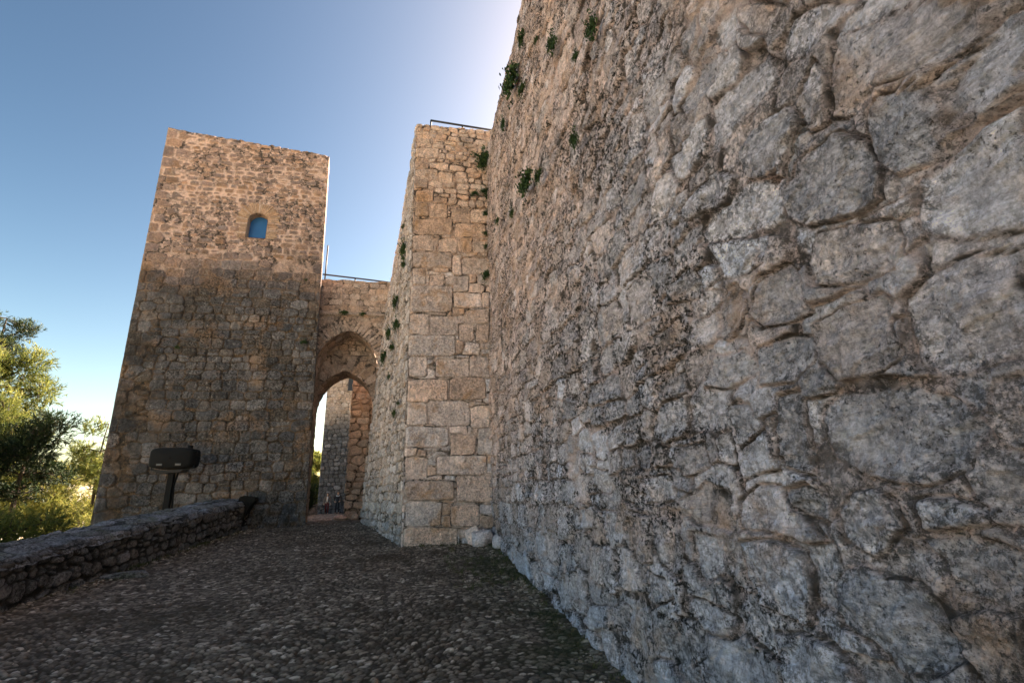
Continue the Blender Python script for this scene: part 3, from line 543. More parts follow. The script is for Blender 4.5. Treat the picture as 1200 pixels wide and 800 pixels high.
# sunlit flank of the tower above the gate
ys = np.linspace(YT, 18.2, 130); zs = np.linspace(-1, 1, 400)
Yg, Zn = np.meshgrid(ys, zs); Zg = np.where(Zn > 0, Zn * 11.95, Zn * 3.0); f_ = (Yg - YT) / 4.6
xr = txr(Zg); xb = -3.50 - .016 * (Zg - 1)
h, col2, _ = stone_field(Yg, Zg, row_seeds(13, 19, -4, 13, lambda v: .2, (1, 2), .12, .1, 45), (), 450, (.05, .03), 2.5, .03, .03, .01, .06, .01, .01, .008, .6)
e2 = sstep(0, .06, f_)
ac.grid(np.stack([xr + (xb - xr) * f_ + h * e2 * .6, Yg, Zg], -1), col2)
ac.hexa([(-7.05, YT + .4, -3.6), (-2.62, YT + .4, -3.6), (-3.66, 18.2, -3.6), (-8.1, 18.2, -3.6)], [(-7.35, YT + .4, 12.3), (-2.98, YT + .4, 11.9), (-3.80, 18.2, 11.9), (-8.3, 18.2, 12.3)])
ac.raw([(-7.12, YT + .01, -3.6), (-8.1, 18.2, -3.6), (-8.35, 18.2, 12.25), (-7.40, YT + .01, 12.3), (-2.87, YT + .05, 11.92), (-3.72, 18.2, 11.92)], [(0, 1, 2, 3), (3, 4, 5, 2)])
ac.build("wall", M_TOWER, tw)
# window: brick arch, reveal, pane
M_BRICK = stone_mat("window_brick", [(.42, .27, .16), (.5, .34, .2), (.45, .27, .14), (.52, .38, .26)], (.5, .36, .23), black=.2, pale=.1, pit=.2)
wb = Acc(); r_ = random.Random(4)
for k in range(27):
    t0 = math.pi * (k + .08) / 27; t1 = math.pi * (k + .86) / 27; ro = .60 + r_.uniform(-.04, .03); yy = YT - .03 - r_.random() * .014
    c = (0.0, r_.random(), r_.random() * .5)
    pts = [(WX + r * math.cos(t), WS + r * math.sin(t)) for r, t in ((WR + .005, t0), (ro, t0), (ro, t1), (WR + .005, t1))]
    wb.hexa([(x, yy, z) for x, z in pts], [(x, YT + .1, z) for x, z in pts], c)
for sgn in (-1, 1):
    for k in range(9):
        z0 = WZ0 + k * .061; w = .22 + r_.uniform(-.06, .1); yy = YT - .028 - r_.random() * .012
        xa, xb_ = sorted((WX + sgn * (WR + .005), WX + sgn * (WR + w)))
        wb.box(xa, xb_, yy, YT + .1, z0, z0 + .052, (0., r_.random(), r_.random() * .5))
win = wb.build("window", M_BRICK, tw, smooth=False)
def arch_outline(xc, w, zs_, r, z0, n=24):
    R = (w * w + r * r) / (2 * w); out = [(xc + w, z0)]
    if zs_ > z0: out += [(xc + w, z0 + (zs_ - z0) * k / 12) for k in range(1, 12)]
    a1 = math.atan2(r, R - w) if R > w else math.pi / 2
    for k in range(n + 1):
        a = a1 * k / n; out.append((xc + w - R + R * math.cos(a), zs_ + R * math.sin(a)))
    return out + [(2 * xc - x, z) for x, z in out[::-1][1:]]
fr = Acc(); ol = arch_outline(WX, WR, WS, WR, WZ0)
ol = ol + [ol[0]]
fr.grid(np.array([[(x, YT - .035 + k * .06, z) for x, z in ol] for k in range(9)]), np.zeros((9, len(ol), 3)) + [.6, .6, .3], flip=True)
fo = fr.build("frame", M_BRICK, win); fo.location = (0, 0, 0)
b_ = NB("blue_pane"); b_.b.inputs['Coat Weight'].default_value = .3
M_PANE = b_.done(b_.mix(b_.noise(3, 3), (.025, .10, .27), (.04, .145, .36)), .22, None, .5)
pa = Acc(); yb = YT + .20; half = [p for p in arch_outline(WX, WR, WS, WR, WZ0) if p[0] >= WX - 1e-6]
pa.grid(np.array([[(WX + (x - WX) * f, yb, z) for f in (-1, -.5, 0, .5, 1)] for x, z in half]))
po = pa.build("pane", M_PANE, win, smooth=False); po.location = (0, 0, 0)
# ================================================================= gate with its two pointed arches
gt = empty("gate_arch", (-1.9, 14.9, 1.05), "tan stone gateway with a double pointed arch between the tower and the flank wall", "gate")
def arch_in(X, Z, xc, w, zs_, r):
    R = (w * w + r * r) / (2 * w); hh = np.clip(Z - zs_, 0, None)
    wa = np.where(Z < zs_, w, np.sqrt(np.clip(R * R - hh * hh, 0, None)) - (R - w)); wa = np.where(hh > r, -1, wa)
    return np.abs(X - xc) < wa
def ring_seeds(xc, w, zs_, r, off, hw, hh):
    ol = arch_outline(xc, w, zs_, r, zs_, 60); P = np.array(ol); d = np.r_[0, np.cumsum(np.hypot(*np.diff(P, axis=0).T))]
    out = []; s = hh
    while s < d[-1]:
        i = min(np.searchsorted(d, s), len(P) - 1); a = P[max(i - 1, 0)]; b = P[i]; t = (b - a) / (np.hypot(*(b - a)) + 1e-9); n_ = np.array([t[1], -t[0]])
        c = P[i] + n_ * off; out.append((c[0], c[1], hw, hh, math.atan2(n_[1], n_[0]))); s += 2 * hh * 1.12
    return np.array(out)
A_ = (-1.90, .86, 5.22, 1.13); B_ = (-2.04, .865, 4.20, 1.14)
xg = np.linspace(-3.2, -.75, 190)
def slab(y, arch, z1, ring, seeds, seed, rel, flip=False, dz=.013):
    Xg, Zg = np.meshgrid(xg, np.arange(.85, z1 + .001, dz))
    rp = ring[:, :2]; s2 = seeds
    if len(rp):
        dd = np.min(np.hypot(s2[:, None, 0] - rp[:, 0], s2[:, None, 1] - rp[:, 1]), 1); s2 = s2[dd > .27]
    SS = np.concatenate([ring, s2]); h, col, ix = stone_field(Xg, Zg, SS, (), seed, (.015, .012), 3, .022, rel, .008, .04, .006, .006, .003, .5, .5, .5)
    Zq = Zg + .03 * fbm(Xg * 5, Xg * 0, 3, 2) * sstep(z1 - .15, z1, Zg)
    ac.grid(np.stack([Xg, y - h if not flip else y + h, Zq], -1), col, arch_in(Xg, Zg, *arch), flip=flip)
ac = Acc()
sd_ = np.concatenate([q for q in (row_seeds(-3.5, -.4, 6.8, 8.4, lambda v: .19, (1, 1.8), .1, .1, 51), (lambda q: q[q[:, 1] < 6.85])(row_seeds(-3.5, -.4, .6, 6.9, lambda v: .12, (1.5, 3), .06, .1, 52, .03)))])
slab(14.1, A_, 7.95, ring_seeds(*A_, .19, .19, .045), sd_, 500, .009)
slab(14.9, B_, 6.7, ring_seeds(*B_, .27, .27, .10), row_seeds(-3.5, -.4, .6, 7, lambda v: .2, (1, 2), .08, .1, 53), 520, .018)
slab(15.8, B_, 7.95, ring_seeds(*B_, .27, .27, .10), row_seeds(-3.5, -.4, .6, 8, lambda v: .2, (1, 2), .08, .1, 54), 540, .018, True, .03)
for (arch, y0, y1) in ((A_, 14.085, 14.9), (B_, 14.88, 15.82)):
    ol = np.array(arch_outline(*arch, .85, 40)); s_ = np.r_[0, np.cumsum(np.hypot(*np.diff(ol, axis=0).T))]
    si = np.linspace(0, s_[-1], 420); ox = np.interp(si, s_, ol[:, 0]); oz = np.interp(si, s_, ol[:, 1])
    tx = np.gradient(ox); tz = np.gradient(oz); ln = np.hypot(tx, tz); nx_, nz_ = tz / ln, -tx / ln
    yy = np.linspace(y0, y1, 50); SI, YY = np.meshgrid(si, yy)
    h, col, _ = stone_field(SI, YY, row_seeds(-.2, s_[-1] + .3, y0 - .3, y1 + .3, lambda v: .3, (.6, .9), .04, 0, 55, .02), (), 560, (.015, .01), 3, .025, .016, .008, .04, .006, .006, .003)
    ac.grid(np.stack([ox - nx_ * h, YY, oz - nz_ * h], -1), col, flip=True)
ac.box(-3.2, -.75, 14.16, 15.76, 6.55, 7.9)
ac.build("wall", M_GATE, gt)
ac = Acc(); xg2 = np.linspace(-3.1, -.7, 120); prof = [(14.1, 6.80), (14.03, 6.82), (14.015, 6.86), (14.02, 6.90), (14.1, 6.925)]
ac.grid(np.array([[(x, y + .006 * math.sin(x * 9 + z * 40), z + .012 * math.sin(x * 3.1)) for x in xg2] for y, z in prof]), np.zeros((5, 120, 3)) + [.1, .4, .6])
ac.build("string_course", M_GATE, gt)

# ================================================================= beyond the gate
def flat_wall(name, origin, ux, L, H, seedrow, seed, mat, hfun, wr, rel, du, dz, depth, topn=.04, parent=None, extra=None):
    """A rubble face along ux (unit, in plan) from origin, with a solid body behind it."""
    ug, zg = np.meshgrid(np.arange(0, L + du, du), np.arange(0, H + dz, dz))
    S = row_seeds(-.5, L + .5, -.3, H + .4, hfun, wr, .13, .12, seedrow)
    h, col, _ = stone_field(ug, zg, S, (), seed, (.04, .03), 2.5, .03, rel, rel * .4, .08, .01, .01, .006, .7)
    nx_, ny_ = ux[1], -ux[0]                                     # faces the right-hand side of ux
    e = .2 + .8 * sstep(0, .06, ug) * sstep(0, .06, L - ug)
    zt = zg + topn * fbm(ug * 2.5, ug * 0, seed, 3) * sstep(H - .3, H, zg)
    a = Acc() if extra is None else extra
    a.grid(np.stack([origin[0] + ug * ux[0] + nx_ * h * e, origin[1] + ug * ux[1] + ny_ * h * e, origin[2] + zt], -1), col)
    o0 = np.array(origin[:2]); u = np.array(ux); n_ = np.array([nx_, ny_])
    c = [o0 - n_ * .04, o0 + u * L - n_ * .04, o0 + u * L - n_ * depth, o0 - n_ * depth]
    a.hexa([(*p, origin[2] - .3) for p in c], [(*p, origin[2] + H - .03) for p in c])
    return a.build(name, mat, parent) if extra is None else None
a = Acc()
flat_wall("", (-2.13, 17.9, .85), (1, 0), .62, 7.2, 61, 610, M_PIER, lambda v: .24, (1.1, 2.0), .03, .012, .016, .9, extra=a)
flat_wall("", (-2.13, 18.9, .85), (0, -1), 1.0, 7.2, 62, 620, M_PIER, lambda v: .3, (.9, 1.6), .03, .03, .02, .9, extra=a)
o = a.build("stone_pier", M_PIER); tag(o, "narrow stone pier, coloured orange for sunlight, seen through the arch", "pier")
a = Acc()
flat_wall("", (-1.22, 17.9, .8), (0, -1), 2.1, 6.6, 63, 630, M_FLANK, lambda v: .25, (1, 2), .04, .03, .03, 4, extra=a)
flat_wall("", (-1.6, 48, .3), (0, -1), 29.2, 7, 64, 640, M_FLANK, lambda v: .3, (1, 2), .04, .1, .08, 4, extra=a)
o = a.build("inner_wall", M_FLANK); tag(o, "inner castle wall behind the orange pier, past the arch", "castle wall")
ft = empty("far_tower", (-6.5, 50, .45), "distant grey tower with pale top seen through the arch", "tower")
a = Acc()
flat_wall("", (-8.05, 48, 0.1), (1, 0), 7.2, 19, 65, 650, M_FAR, lambda v: .33, (.9, 1.7), .06, .04, .045, 5, extra=a)
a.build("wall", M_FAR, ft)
a = Acc(); a.box(-6.15, -5.62, 47.86, 48.3, 11.55, 12.75); fw_ = a.build("window", simple_mat("dark_opening", (.012, .013, .02), .4), ft, smooth=False)
a = Acc(); a.box(-6.25, -5.52, 47.82, 47.95, 11.43, 11.55); a.box(-6.25, -6.15, 47.82, 47.95, 11.55, 12.75); a.box(-5.62, -5.52, 47.82, 47.95, 11.55, 12.75); a.box(-6.25, -5.52, 47.82, 47.95, 12.75, 12.9)
q = a.build("frame", M_FAR, fw_, smooth=False); q.location = (0, 0, 0)
L = math.hypot(2.7, 24); o = flat_wall("low_wall", (-5.05, 22.5, pz(46) - .05), (-2.7 / L, 24 / L), L, .95, 66, 660, M_PARA, lambda v: .2, (1, 2), .03, .06, .04, .5, parent=None)
tag(o, "low dark stone wall along the path behind the two walkers", "low wall")
# ================================================================= parapet along the ramp
pp = empty("parapet_wall", (-4.5, 8, .6), "low rough stone parapet with a pale flat top along the left of the ramp", "parapet")
def par_line(y): return -4.38 + .58 * np.clip((np.asarray(y, float) - 7.5) / 5.9, 0, 1.1) ** 1.3
def par_h(y): return .58 + .012 * np.clip(y - 6.7, -4, 7)
ya = np.concatenate([np.arange(-4, 5.5, .05), np.arange(5.5, 13.42, .0135)]); sa = np.arange(-.2, .72, .011)
Yg, Sg = np.meshgrid(ya, sa)
hh = par_h(Yg) + .03 * fbm(Yg * 1.1, Yg * 0, 81, 3)
S = row_seeds(-4.5, 14, -.3, .9, lambda v: .15, (.9, 2.0), .16, .2, 82, .2)
h, col, _ = stone_field(Yg, Sg, S, (), 700, (.05, .025), 2.6, .02, .03, .02, .14, .02, .016, .004, .9, .55, .6)
Zl = np.minimum(Sg, hh); top = sstep(hh - .03, hh, Sg)
ac = Acc(); ac.grid(np.stack([par_line(Yg) + h * (1 - .5 * top) - .05 * top, Yg, path_z(Yg) + Zl - .01], -1), col)
ac.build("wall", M_PARA, pp)
wa_ = np.arange(-.05, .74, .0125); Yg, Wg = np.meshgrid(ya, wa_)
S = row_seeds(-4.5, 14, -.2, .9, lambda v: .26, (1.2, 2.4), .12, .15, 83, .15)
h, col, _ = stone_field(Yg, Wg, S, (), 720, (.06, .03), 2.4, .03, .008, .008, .05, .016, .010, .0, .8, .5, .6)
lip = sstep(.05, -.05, Wg); lip2 = sstep(.66, .735, Wg)
hh = par_h(Yg) + .03 * fbm(Yg * 1.1, Yg * 0, 81, 3) + .06 * sstep(0, .5, Wg) + .02 * fbm(Yg * 1.7, Wg * 2, 86, 3)
Wj = Wg + (.018 * fbm(Yg * 3, Yg * 0, 88, 4)) * (1 - sstep(0, .2, Wg))
ac = Acc(); ac.grid(np.stack([par_line(Yg) - Wj, Yg, path_z(Yg) + hh + h - .10 * lip - .35 * lip2], -1), col)
yq = np.linspace(-4, 13.35, 60); xq = par_line(yq); zq = path_z(yq)
ac.grid(np.array([np.stack([xq - dx, yq, (zq + par_h(yq) - .06) if t else (zq - 1.4)], -1) for dx, t in ((.14, 0), (.14, 1), (.64, 1), (.64, 0))]), np.zeros((4, 60, 3)) + [1, .5, .5])
ac.build("coping", M_COPE, pp)
b_ = NB("black_end_block"); M_ENDBLOCK = b_.done(b_.mix(b_.noise(9, 6, .7), (.006, .0055, .005), (.02, .017, .014)), .9, b_.bump(b_.noise(14, 6), .03, .8), .2)  # near-black all over, far darker than the parapet beside it
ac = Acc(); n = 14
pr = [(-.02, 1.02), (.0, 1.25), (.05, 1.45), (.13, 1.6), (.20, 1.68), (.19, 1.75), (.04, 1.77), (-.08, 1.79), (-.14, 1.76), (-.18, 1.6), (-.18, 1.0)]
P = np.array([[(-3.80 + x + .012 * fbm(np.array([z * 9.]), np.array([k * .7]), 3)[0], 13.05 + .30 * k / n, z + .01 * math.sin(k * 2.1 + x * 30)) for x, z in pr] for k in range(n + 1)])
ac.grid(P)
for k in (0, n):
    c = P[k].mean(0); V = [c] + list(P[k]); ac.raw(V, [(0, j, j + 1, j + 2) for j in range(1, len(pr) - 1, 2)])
ac.build("end_block", M_ENDBLOCK, pp, smooth=False)

# loose stones
def rock(name, loc, size, seed, mat, label, cat, flat=1.0, group=None):
    r = random.Random(seed); ac = Acc(); nu, nv = 40, 26
    nrm = [(Vector((r.gauss(0, 1), r.gauss(0, 1), r.gauss(0, 1))).normalized(), r.uniform(.62, .95)) for _ in range(16)]
    P = np.zeros((nv, nu + 1, 3))
    for i in range(nv):
        for j in range(nu + 1):
            ph = math.pi * i / (nv - 1); t = 2 * math.pi * (j % nu) / nu
            d = Vector((math.sin(ph) * math.cos(t), math.sin(ph) * math.sin(t), math.cos(ph)))
            s = 1.0
            for n_, o_ in nrm:
                q = d.dot(n_)
                if q > 1e-3: s = min(s, o_ / q)
            P[i, j] = (d.x * s * size[0], d.y * s * size[1], d.z * s * size[2])
    P += (.05 * min(size) * fbm(P[..., 0] / size[0] * 5 + seed, P[..., 1] / size[1] * 5 + P[..., 2] / size[2] * 4, seed, 4))[..., None]
    P[:, -1] = P[:, 0]
    ac.grid(P + np.array([0, 0, 0]), np.zeros((nv, nu + 1, 3)) + [0, .8, .2], flip=True)
    V = ac.v[0]; o = ac.build(name, mat, origin=(0, 0, 0)); o.location = loc
    return tag(o, label, cat, group)
rock("boulder", (1.38, 9.72, pz(9.72) + .13), (.27, .22, .21), 5, M_WALL, "pale rounded boulder lying in the corner between buttress and big wall", "boulder")
rock("boulder", (1.24, 9.86, pz(9.8) + .16), (.20, .16, .22), 15, M_BUTT, "tan boulder squeezed behind the pale one at the foot of the buttress", "boulder")
rock("loose_stone", (1.58, 9.25, pz(9.25) + .10), (.11, .17, .20), 8, M_WALL, "small upright pale stone leaning on the big wall beside the boulder", "stone")
rock("flat_stone", (-4.02, 8.72, pz(8.72) + .03), (.34, .26, .06), 9, M_COPE, "flat pale stone slab lying at the foot of the parapet", "stone")
rock("loose_stone", (-2.22, 17.7, pz(17.7) + .06), (.26, .14, .10), 12, M_PIER, "dark edged loose stone lying at the foot of the orange pier", "stone")
rock("loose_stone", (-1.74, 17.55, pz(17.55) + .07), (.16, .14, .12), 13, M_PIER, "small ochre stone under the right side of the orange pier", "stone")

def scatter(name, mat, pts, kind, cat_label):
    r = random.Random(33); ac = Acc()
    for x, y, sz in pts:
        z = pz(y) + .02; nu, nv = 7, 5; V = []; ph0 = r.random() * 6
        P = np.array([[(math.sin(math.pi * i / (nv - 1)) * math.cos(2 * math.pi * j / nu + ph0), math.sin(math.pi * i / (nv - 1)) * math.sin(2 * math.pi * j / nu + ph0) * .75, math.cos(math.pi * i / (nv - 1)) * .6) for j in range(nu + 1)] for i in range(nv)])
        jit = np.array([[r.uniform(.75, 1.2) for j in range(nu)] for i in range(nv)]); jit = np.concatenate([jit, jit[:, :1]], 1)
        ac.grid(P * jit[..., None] * sz + np.array([x, y, z]), np.zeros((nv, nu + 1, 3)) + [0, r.random(), r.random()], flip=True)
    o = ac.build(name, mat, smooth=False); o['kind'] = kind
r_ = random.Random(12)
pts = [(1.60 - abs(r_.gauss(0, .10)) - .06, r_.uniform(3.2, 9.9), r_.uniform(.008, .03)) for _ in range(700)] + [(float(par_line(q)) + .05 + abs(r_.gauss(0, .12)), q, r_.uniform(.008, .032)) for q in [r_.uniform(5.5, 13.2) for _ in range(500)]]
pts += [(r_.uniform(0, 1.5), 9.9 - abs(r_.gauss(0, .10)), r_.uniform(.008, .03)) for _ in range(160)] + [(r_.uniform(-4, 1.4), r_.uniform(3.6, 13), r_.uniform(.004, .012)) for _ in range(500)]
scatter("gravel", M_PEB, pts, "stuff", "")
def leaf_mat0():
    b = NB("foot_grass"); a = b.attr()
    return b.done(b.crmp(a[1], [(0, (.035, .045, .012)), (.5, (.07, .08, .025)), (1, (.16, .14, .06))]), .8, None, .2)
V = []; Cc = []; r_ = random.Random(77)
spots = [(1.56 - abs(r_.gauss(0, .05)), q) for q in [r_.uniform(3.4, 9.7) for _ in range(150)]] + [(float(par_line(q)) + .04 + abs(r_.gauss(0, .05)), q) for q in [r_.uniform(6, 13) for _ in range(110)]] + [(r_.uniform(.2, 1.5), 9.92 - abs(r_.gauss(0, .05))) for _ in range(40)] + [(r_.uniform(.6, 1.5), r_.uniform(6.5, 9.6)) for _ in range(70)]
for x, y in spots:
    z = pz(y) + .005; big = r_.uniform(.4, 1.1)
    for k in range(16):
        t = r_.uniform(0, 2 * math.pi); l = r_.uniform(.02, .075) * big; ox, oy = r_.gauss(0, .025), r_.gauss(0, .025); w = .0025
        tip = (x + ox + math.cos(t) * l * .7, y + oy + math.sin(t) * l * .7, z + l); c_, s_ = -math.sin(t) * w, math.cos(t) * w
        V += [(x + ox - c_, y + oy - s_, z), (x + ox + c_, y + oy + s_, z), (x + ox + math.cos(t) * l * .4 + c_, y + oy + math.sin(t) * l * .4 + s_, z + l * .7), tip]; Cc += [(0, min(1, max(0, r_.gauss(.45, .25))), .5, .5)] * 4
ac = Acc(); ac.raw(V, np.arange(len(V)).reshape(-1, 4)); ac.c[-1] = np.array(Cc, float)
o = ac.build("grass", leaf_mat0(), smooth=False); o['kind'] = 'stuff'

# ================================================================= floodlight
FX, FY, FZ = -5.20, 12.40, 2.63
fl = empty("floodlight", (FX, FY, .45), "black box floodlight on a short post behind the parapet, in front of the tower", "floodlight")
ac = Acc(); hw, hh_, dp = .435, .225, .20
prof = []
for k in range(33):                                              # rounded ends, a slightly flat top
    t = 2 * math.pi * k / 32; ex = 2 / 3.6
    prof.append((hw * math.copysign(abs(math.cos(t)) ** ex, math.cos(t)), hh_ * math.copysign(abs(math.sin(t)) ** (2 / 7), math.sin(t))))
P = np.array([[(FX + x * s, FY + y, FZ + z * s) for x, z in prof] for s, y in ((.05, -dp), (.86, -dp), (.95, -dp + .025), (1, -dp + .06), (1, dp - .03), (1.03, dp - .02), (1.03, dp), (.05, dp))])
ac.grid(P); ac.build("housing", M_BLACK, fl)
ac = Acc(); ac.tube([(FX + .31, FY - .05, FZ + hh_ - .02), (FX + .31, FY - .05, FZ + hh_ + .05)], .055, 12); ac.tube([(FX + .36, FY - .06, FZ + .14), (FX + .47, FY - .06, FZ + .13)], .03, 8)
ac.build("knob", M_BLACK, fl)
for sx in (-.19, .18):
    ac = Acc(); ac.box(FX + sx - .055, FX + sx + .055, FY - dp - .012, FY - dp + .01, FZ - .165, FZ - .125); ac.box(FX + sx - .035, FX + sx + .035, FY - dp - .02, FY - dp - .01, FZ - .155, FZ - .135)
    ac.build("latch", simple_mat("latch_plate", (.12, .12, .12), .5), fl, smooth=False)
ac = Acc(); ac.hexa([(FX - .24, FY - .15, FZ - .33), (FX + .20, FY - .15, FZ - .31), (FX + .20, FY + .15, FZ - .31), (FX - .24, FY + .15, FZ - .33)], [(FX - .27, FY - .17, FZ - .27), (FX + .30, FY - .17, FZ - .245), (FX + .30, FY + .17, FZ - .245), (FX - .27, FY + .17, FZ - .27)])
ac.tube([(FX - .40, FY, FZ - .05), (FX - .42, FY, FZ - .24), (FX - .2, FY, FZ - .28)], .022, 8); ac.tube([(FX + .40, FY, FZ - .05), (FX + .42, FY, FZ - .21), (FX + .2, FY, FZ - .26)], .022, 8)
ac.build("bracket", M_METAL, fl, smooth=False)
ac = Acc(); ac.hexa([(FX - .03, FY - .05, .2), (FX + .08, FY - .05, .2), (FX + .08, FY + .06, .2), (FX - .03, FY + .06, .2)], [(FX - .05, FY - .05, FZ - .3), (FX + .06, FY - .05, FZ - .3), (FX + .06, FY + .06, FZ - .3), (FX - .05, FY + .06, FZ - .3)])
ac.build("post", M_BLACK, fl, smooth=False)
ac = Acc(); ac.tube([(FX + .12, FY + .02, FZ - .3), (FX + .075, FY + .02, FZ - .6), (FX + .11, FY + .02, FZ - .95), (FX + .11, FY + .03, 1.0)], .022, 6); ac.build("cable", M_BLACK, fl)

# ================================================================= railings
def railing(loc, label, pts, posts, zb, extra=()):
    o = empty("railing", loc, label, "railing")
    ac = Acc(); ac.tube(pts, .026, 8); ac.build("rail", M_METAL, o)
    for x, y, z in posts:
        ac = Acc(); ac.tube([(x, y, zb), (x, y, z)], .022, 8); ac.build("post", M_METAL, o)
    return o
r1 = railing((1.0, 10.5, 10.38), "thin dark metal railing on top of the buttress", [(.22, 10.45, 10.98), (1.0, 10.45, 10.94), (1.9, 10.45, 10.90)], [(.23, 10.45, 10.98), (1.05, 10.45, 10.94), (1.85, 10.45, 10.90)], 10.3)
r2 = railing((-1.9, 14.6, 7.9), "thin dark metal railing above the gate arch", [(-2.87, 14.6, 8.34), (-1.9, 14.6, 8.27), (-.7, 14.6, 8.18)], [(-2.80, 14.6, 9.35), (-1.9, 14.6, 8.27), (-.95, 14.6, 8.2)], 7.85)

# ================================================================= plants rooted in the walls
def leaf_mat(name, cols, trans=.35, rough=.6):
    b = NB(name); a = b.attr()
    c = b.crmp(a[1], [(0, cols[0]), (.5, cols[1]), (1, cols[2])])
    b.l.new(c, b.b.inputs['Base Color']); b.b.inputs['Roughness'].default_value = rough; b.b.inputs['Specular IOR Level'].default_value = .25
    t = b.n.new("ShaderNodeBsdfTranslucent"); b.l.new(c, t.inputs[0]); m = b.n.new("ShaderNodeMixShader"); m.inputs[0].default_value = trans
    b.l.new(b.b.outputs[0], m.inputs[1]); b.l.new(t.outputs[0], m.inputs[2]); b.l.new(m.outputs[0], b.n["Material Output"].inputs[0])
    return b.m
M_WEED = leaf_mat("wall_plant_leaf", [(.02, .04, .012), (.045, .085, .025), (.08, .13, .04)], .25)
def tuft_mesh(seed, dry=False):
    r = random.Random(seed); V = []; Q = []; Cc = []; ST = []
    for s in range(26):
        d = Vector((r.gauss(0, 1), r.gauss(-.55, .6), r.gauss(-.25, .8))).normalized(); L = r.uniform(.45, 1.0); ST.append(d * L)
        for k in range(20):
            f = r.uniform(.25, 1); p = d * L * f + Vector((r.gauss(0, .10), r.gauss(0, .08) - .02, r.gauss(0, .10) - .18 * f * f))
            p.y = min(p.y, .05)
            n_ = Vector((r.gauss(0, 1), r.gauss(-.3, 1), r.gauss(.4, 1))).normalized(); a = n_.orthogonal().normalized(); b = n_.cross(a); w = r.uniform(.07, .14); l = w * r.uniform(1.3, 2.2)
            i = len(V); V += [p - a * w * .5, p + b * l * .5 - a * .1 * w, p + a * w * .5 + b * .1 * l, p - b * l * .5]; Q.append((i, i + 3, i + 2, i + 1)); Cc += [(0, min(1, max(0, .5 * f + r.gauss(0, .25))), .5)] * 4
    ac = Acc(); ac.raw(V, Q); ac.c[-1] = np.array(Cc, float)
    for d in ST: ac.tube([(0, .1, 0), d * .4, d * .8 - Vector((0, 0, .1))], [.03, .02, .006], 4)
    return ac
TUFTS = []
def wall_plant(x, y, z, size, turn, label, tall=1.0):
    k = len(TUFTS) % 5
    if len(TUFTS) < 5:
        o = tuft_mesh(90 + k).build("wall_plant", M_WEED, smooth=False, origin=(0, 0, 0))
        src = o
    else: o = TUFTS[k].copy(); C.objects.link(o)
    TUFTS.append(o); o.location = (x, y, z); o.rotation_euler = (0, 0, turn); o.scale = (size, size * .8, size * tall)
    tag(o, label, "plant", "plants rooted in the castle walls")
W_ = -math.pi / 2
for (y, z, s, t, lab) in (
    (3.15, 5.74, .10, 1.5, "bushy green plant highest on the big wall, near the top edge of the photo"),
    (4.23, 6.79, .11, 1.5, "narrow green plant at the top of the big wall, left of the bushy highest one"),
    (6.32, 8.45, .26, 1.5, "large dark plant just inside the upper left edge of the big wall"),
    (5.66, 8.54, .12, 1.3, "small plant near the skyline of the big wall, above the large dark one"),
    (5.76, 7.62, .11, 1.1, "small tuft right below the large dark plant by the wall's skyline"),
    (7.34, 8.34, .10, 1.6, "little plant on the edge of the big wall level with the buttress top"),
    (3.78, 5.03, .08, 1.6, "small faded plant in the middle of the big wall, under a dark hole"),
    (5.67, 5.93, .20, 1.3, "dense green plant on the big wall to the right of the buttress top"),
    (5.13, 5.58, .10, 1.0, "thin grey-green tuft just right of the dense plant on the big wall"),
    (8.10, 6.72, .09, 1.0, "tiny plant on the big wall close to the buttress corner"),
    (6.83, 6.08, .09, .9, "tiny plant on the big wall below and left of the dense green one"),
    (3.57, 5.86, .06, 1.0, "brownish tuft over the dark hole high in the big wall"),
    (4.9, 7.6, .06, 1.0, "very small tuft between the two highest plants of the big wall")):
    wall_plant(XW - .09, y, z, s * 1.35, W_, lab, t)
for (x, z, s, t, lab) in (
    (1.50, 9.61, .27, 1.3, "large bushy plant in the top corner between buttress and big wall"),
    (1.30, 8.55, .11, 1.0, "spiky small plant on the upper face of the buttress"),
    (1.58, 8.62, .15, 1.4, "upright plant in the buttress corner under the large bushy one"),
    (1.56, 8.02, .09, 1.2, "small corner plant second below the large bushy one on the buttress"),
    (1.55, 7.50, .09, 1.0, "small corner plant third below the large bushy one on the buttress"),
    (1.54, 7.16, .08, 1.0, "tiny corner plant near the middle of the buttress"),
    (1.56, 6.45, .12, 1.7, "tall narrow plant lowest in the buttress corner")):
    wall_plant(x, 9.93, z, s * 1.25, 0, lab, t)
def fx(y, z):
    xe = np.interp(z, [.3, 1, 4.1, 7.2, 10.4], [-1.23, -1.2, -1.05, -.85, -.45]); return float(XB + (xe - XB) * (y - 10) / 4.05) - .05
for (y, z, s, t, lab) in (
    (10.72, 7.35, .20, 1.5, "largest dark plant high on the flank wall beside the buttress edge"),
    (10.5, 6.85, .12, 1.2, "small plant just under the largest one on the flank wall"),
    (11.0, 8.15, .10, 1.0, "topmost small plant on the flank wall"),
    (11.4, 6.30, .17, 1.4, "mid-sized plant on the flank wall left of the buttress"),
    (11.1, 5.60, .15, 1.5, "hanging plant on the flank wall level with the gate cornice"),
    (12.3, 5.75, .17, 1.3, "dark plant on the flank wall close to the gate arch"),
    (11.4, 5.1, .14, 1.0, "plant on the flank wall at the height of the outer arch top"),
    (10.7, 5.4, .10, 1.0, "small plant near the buttress edge at the height of the arch top"),
    (12.7, 5.25, .18, 1.4, "dark drooping plant beside the right shoulder of the pointed arch"),
    (11.6, 4.42, .10, 1.0, "little plant on the flank wall at arch springing height"),
    (10.75, 3.4, .11, 1.1, "lowest plant on the flank wall near the buttress edge"),
    (10.35, 3.55, .08, .8, "tiny plant at the buttress edge just above the lowest flank plant")):
    wall_plant(fx(y, z) - .03, y, z, s * 1.15, W_ + .25, lab, t)
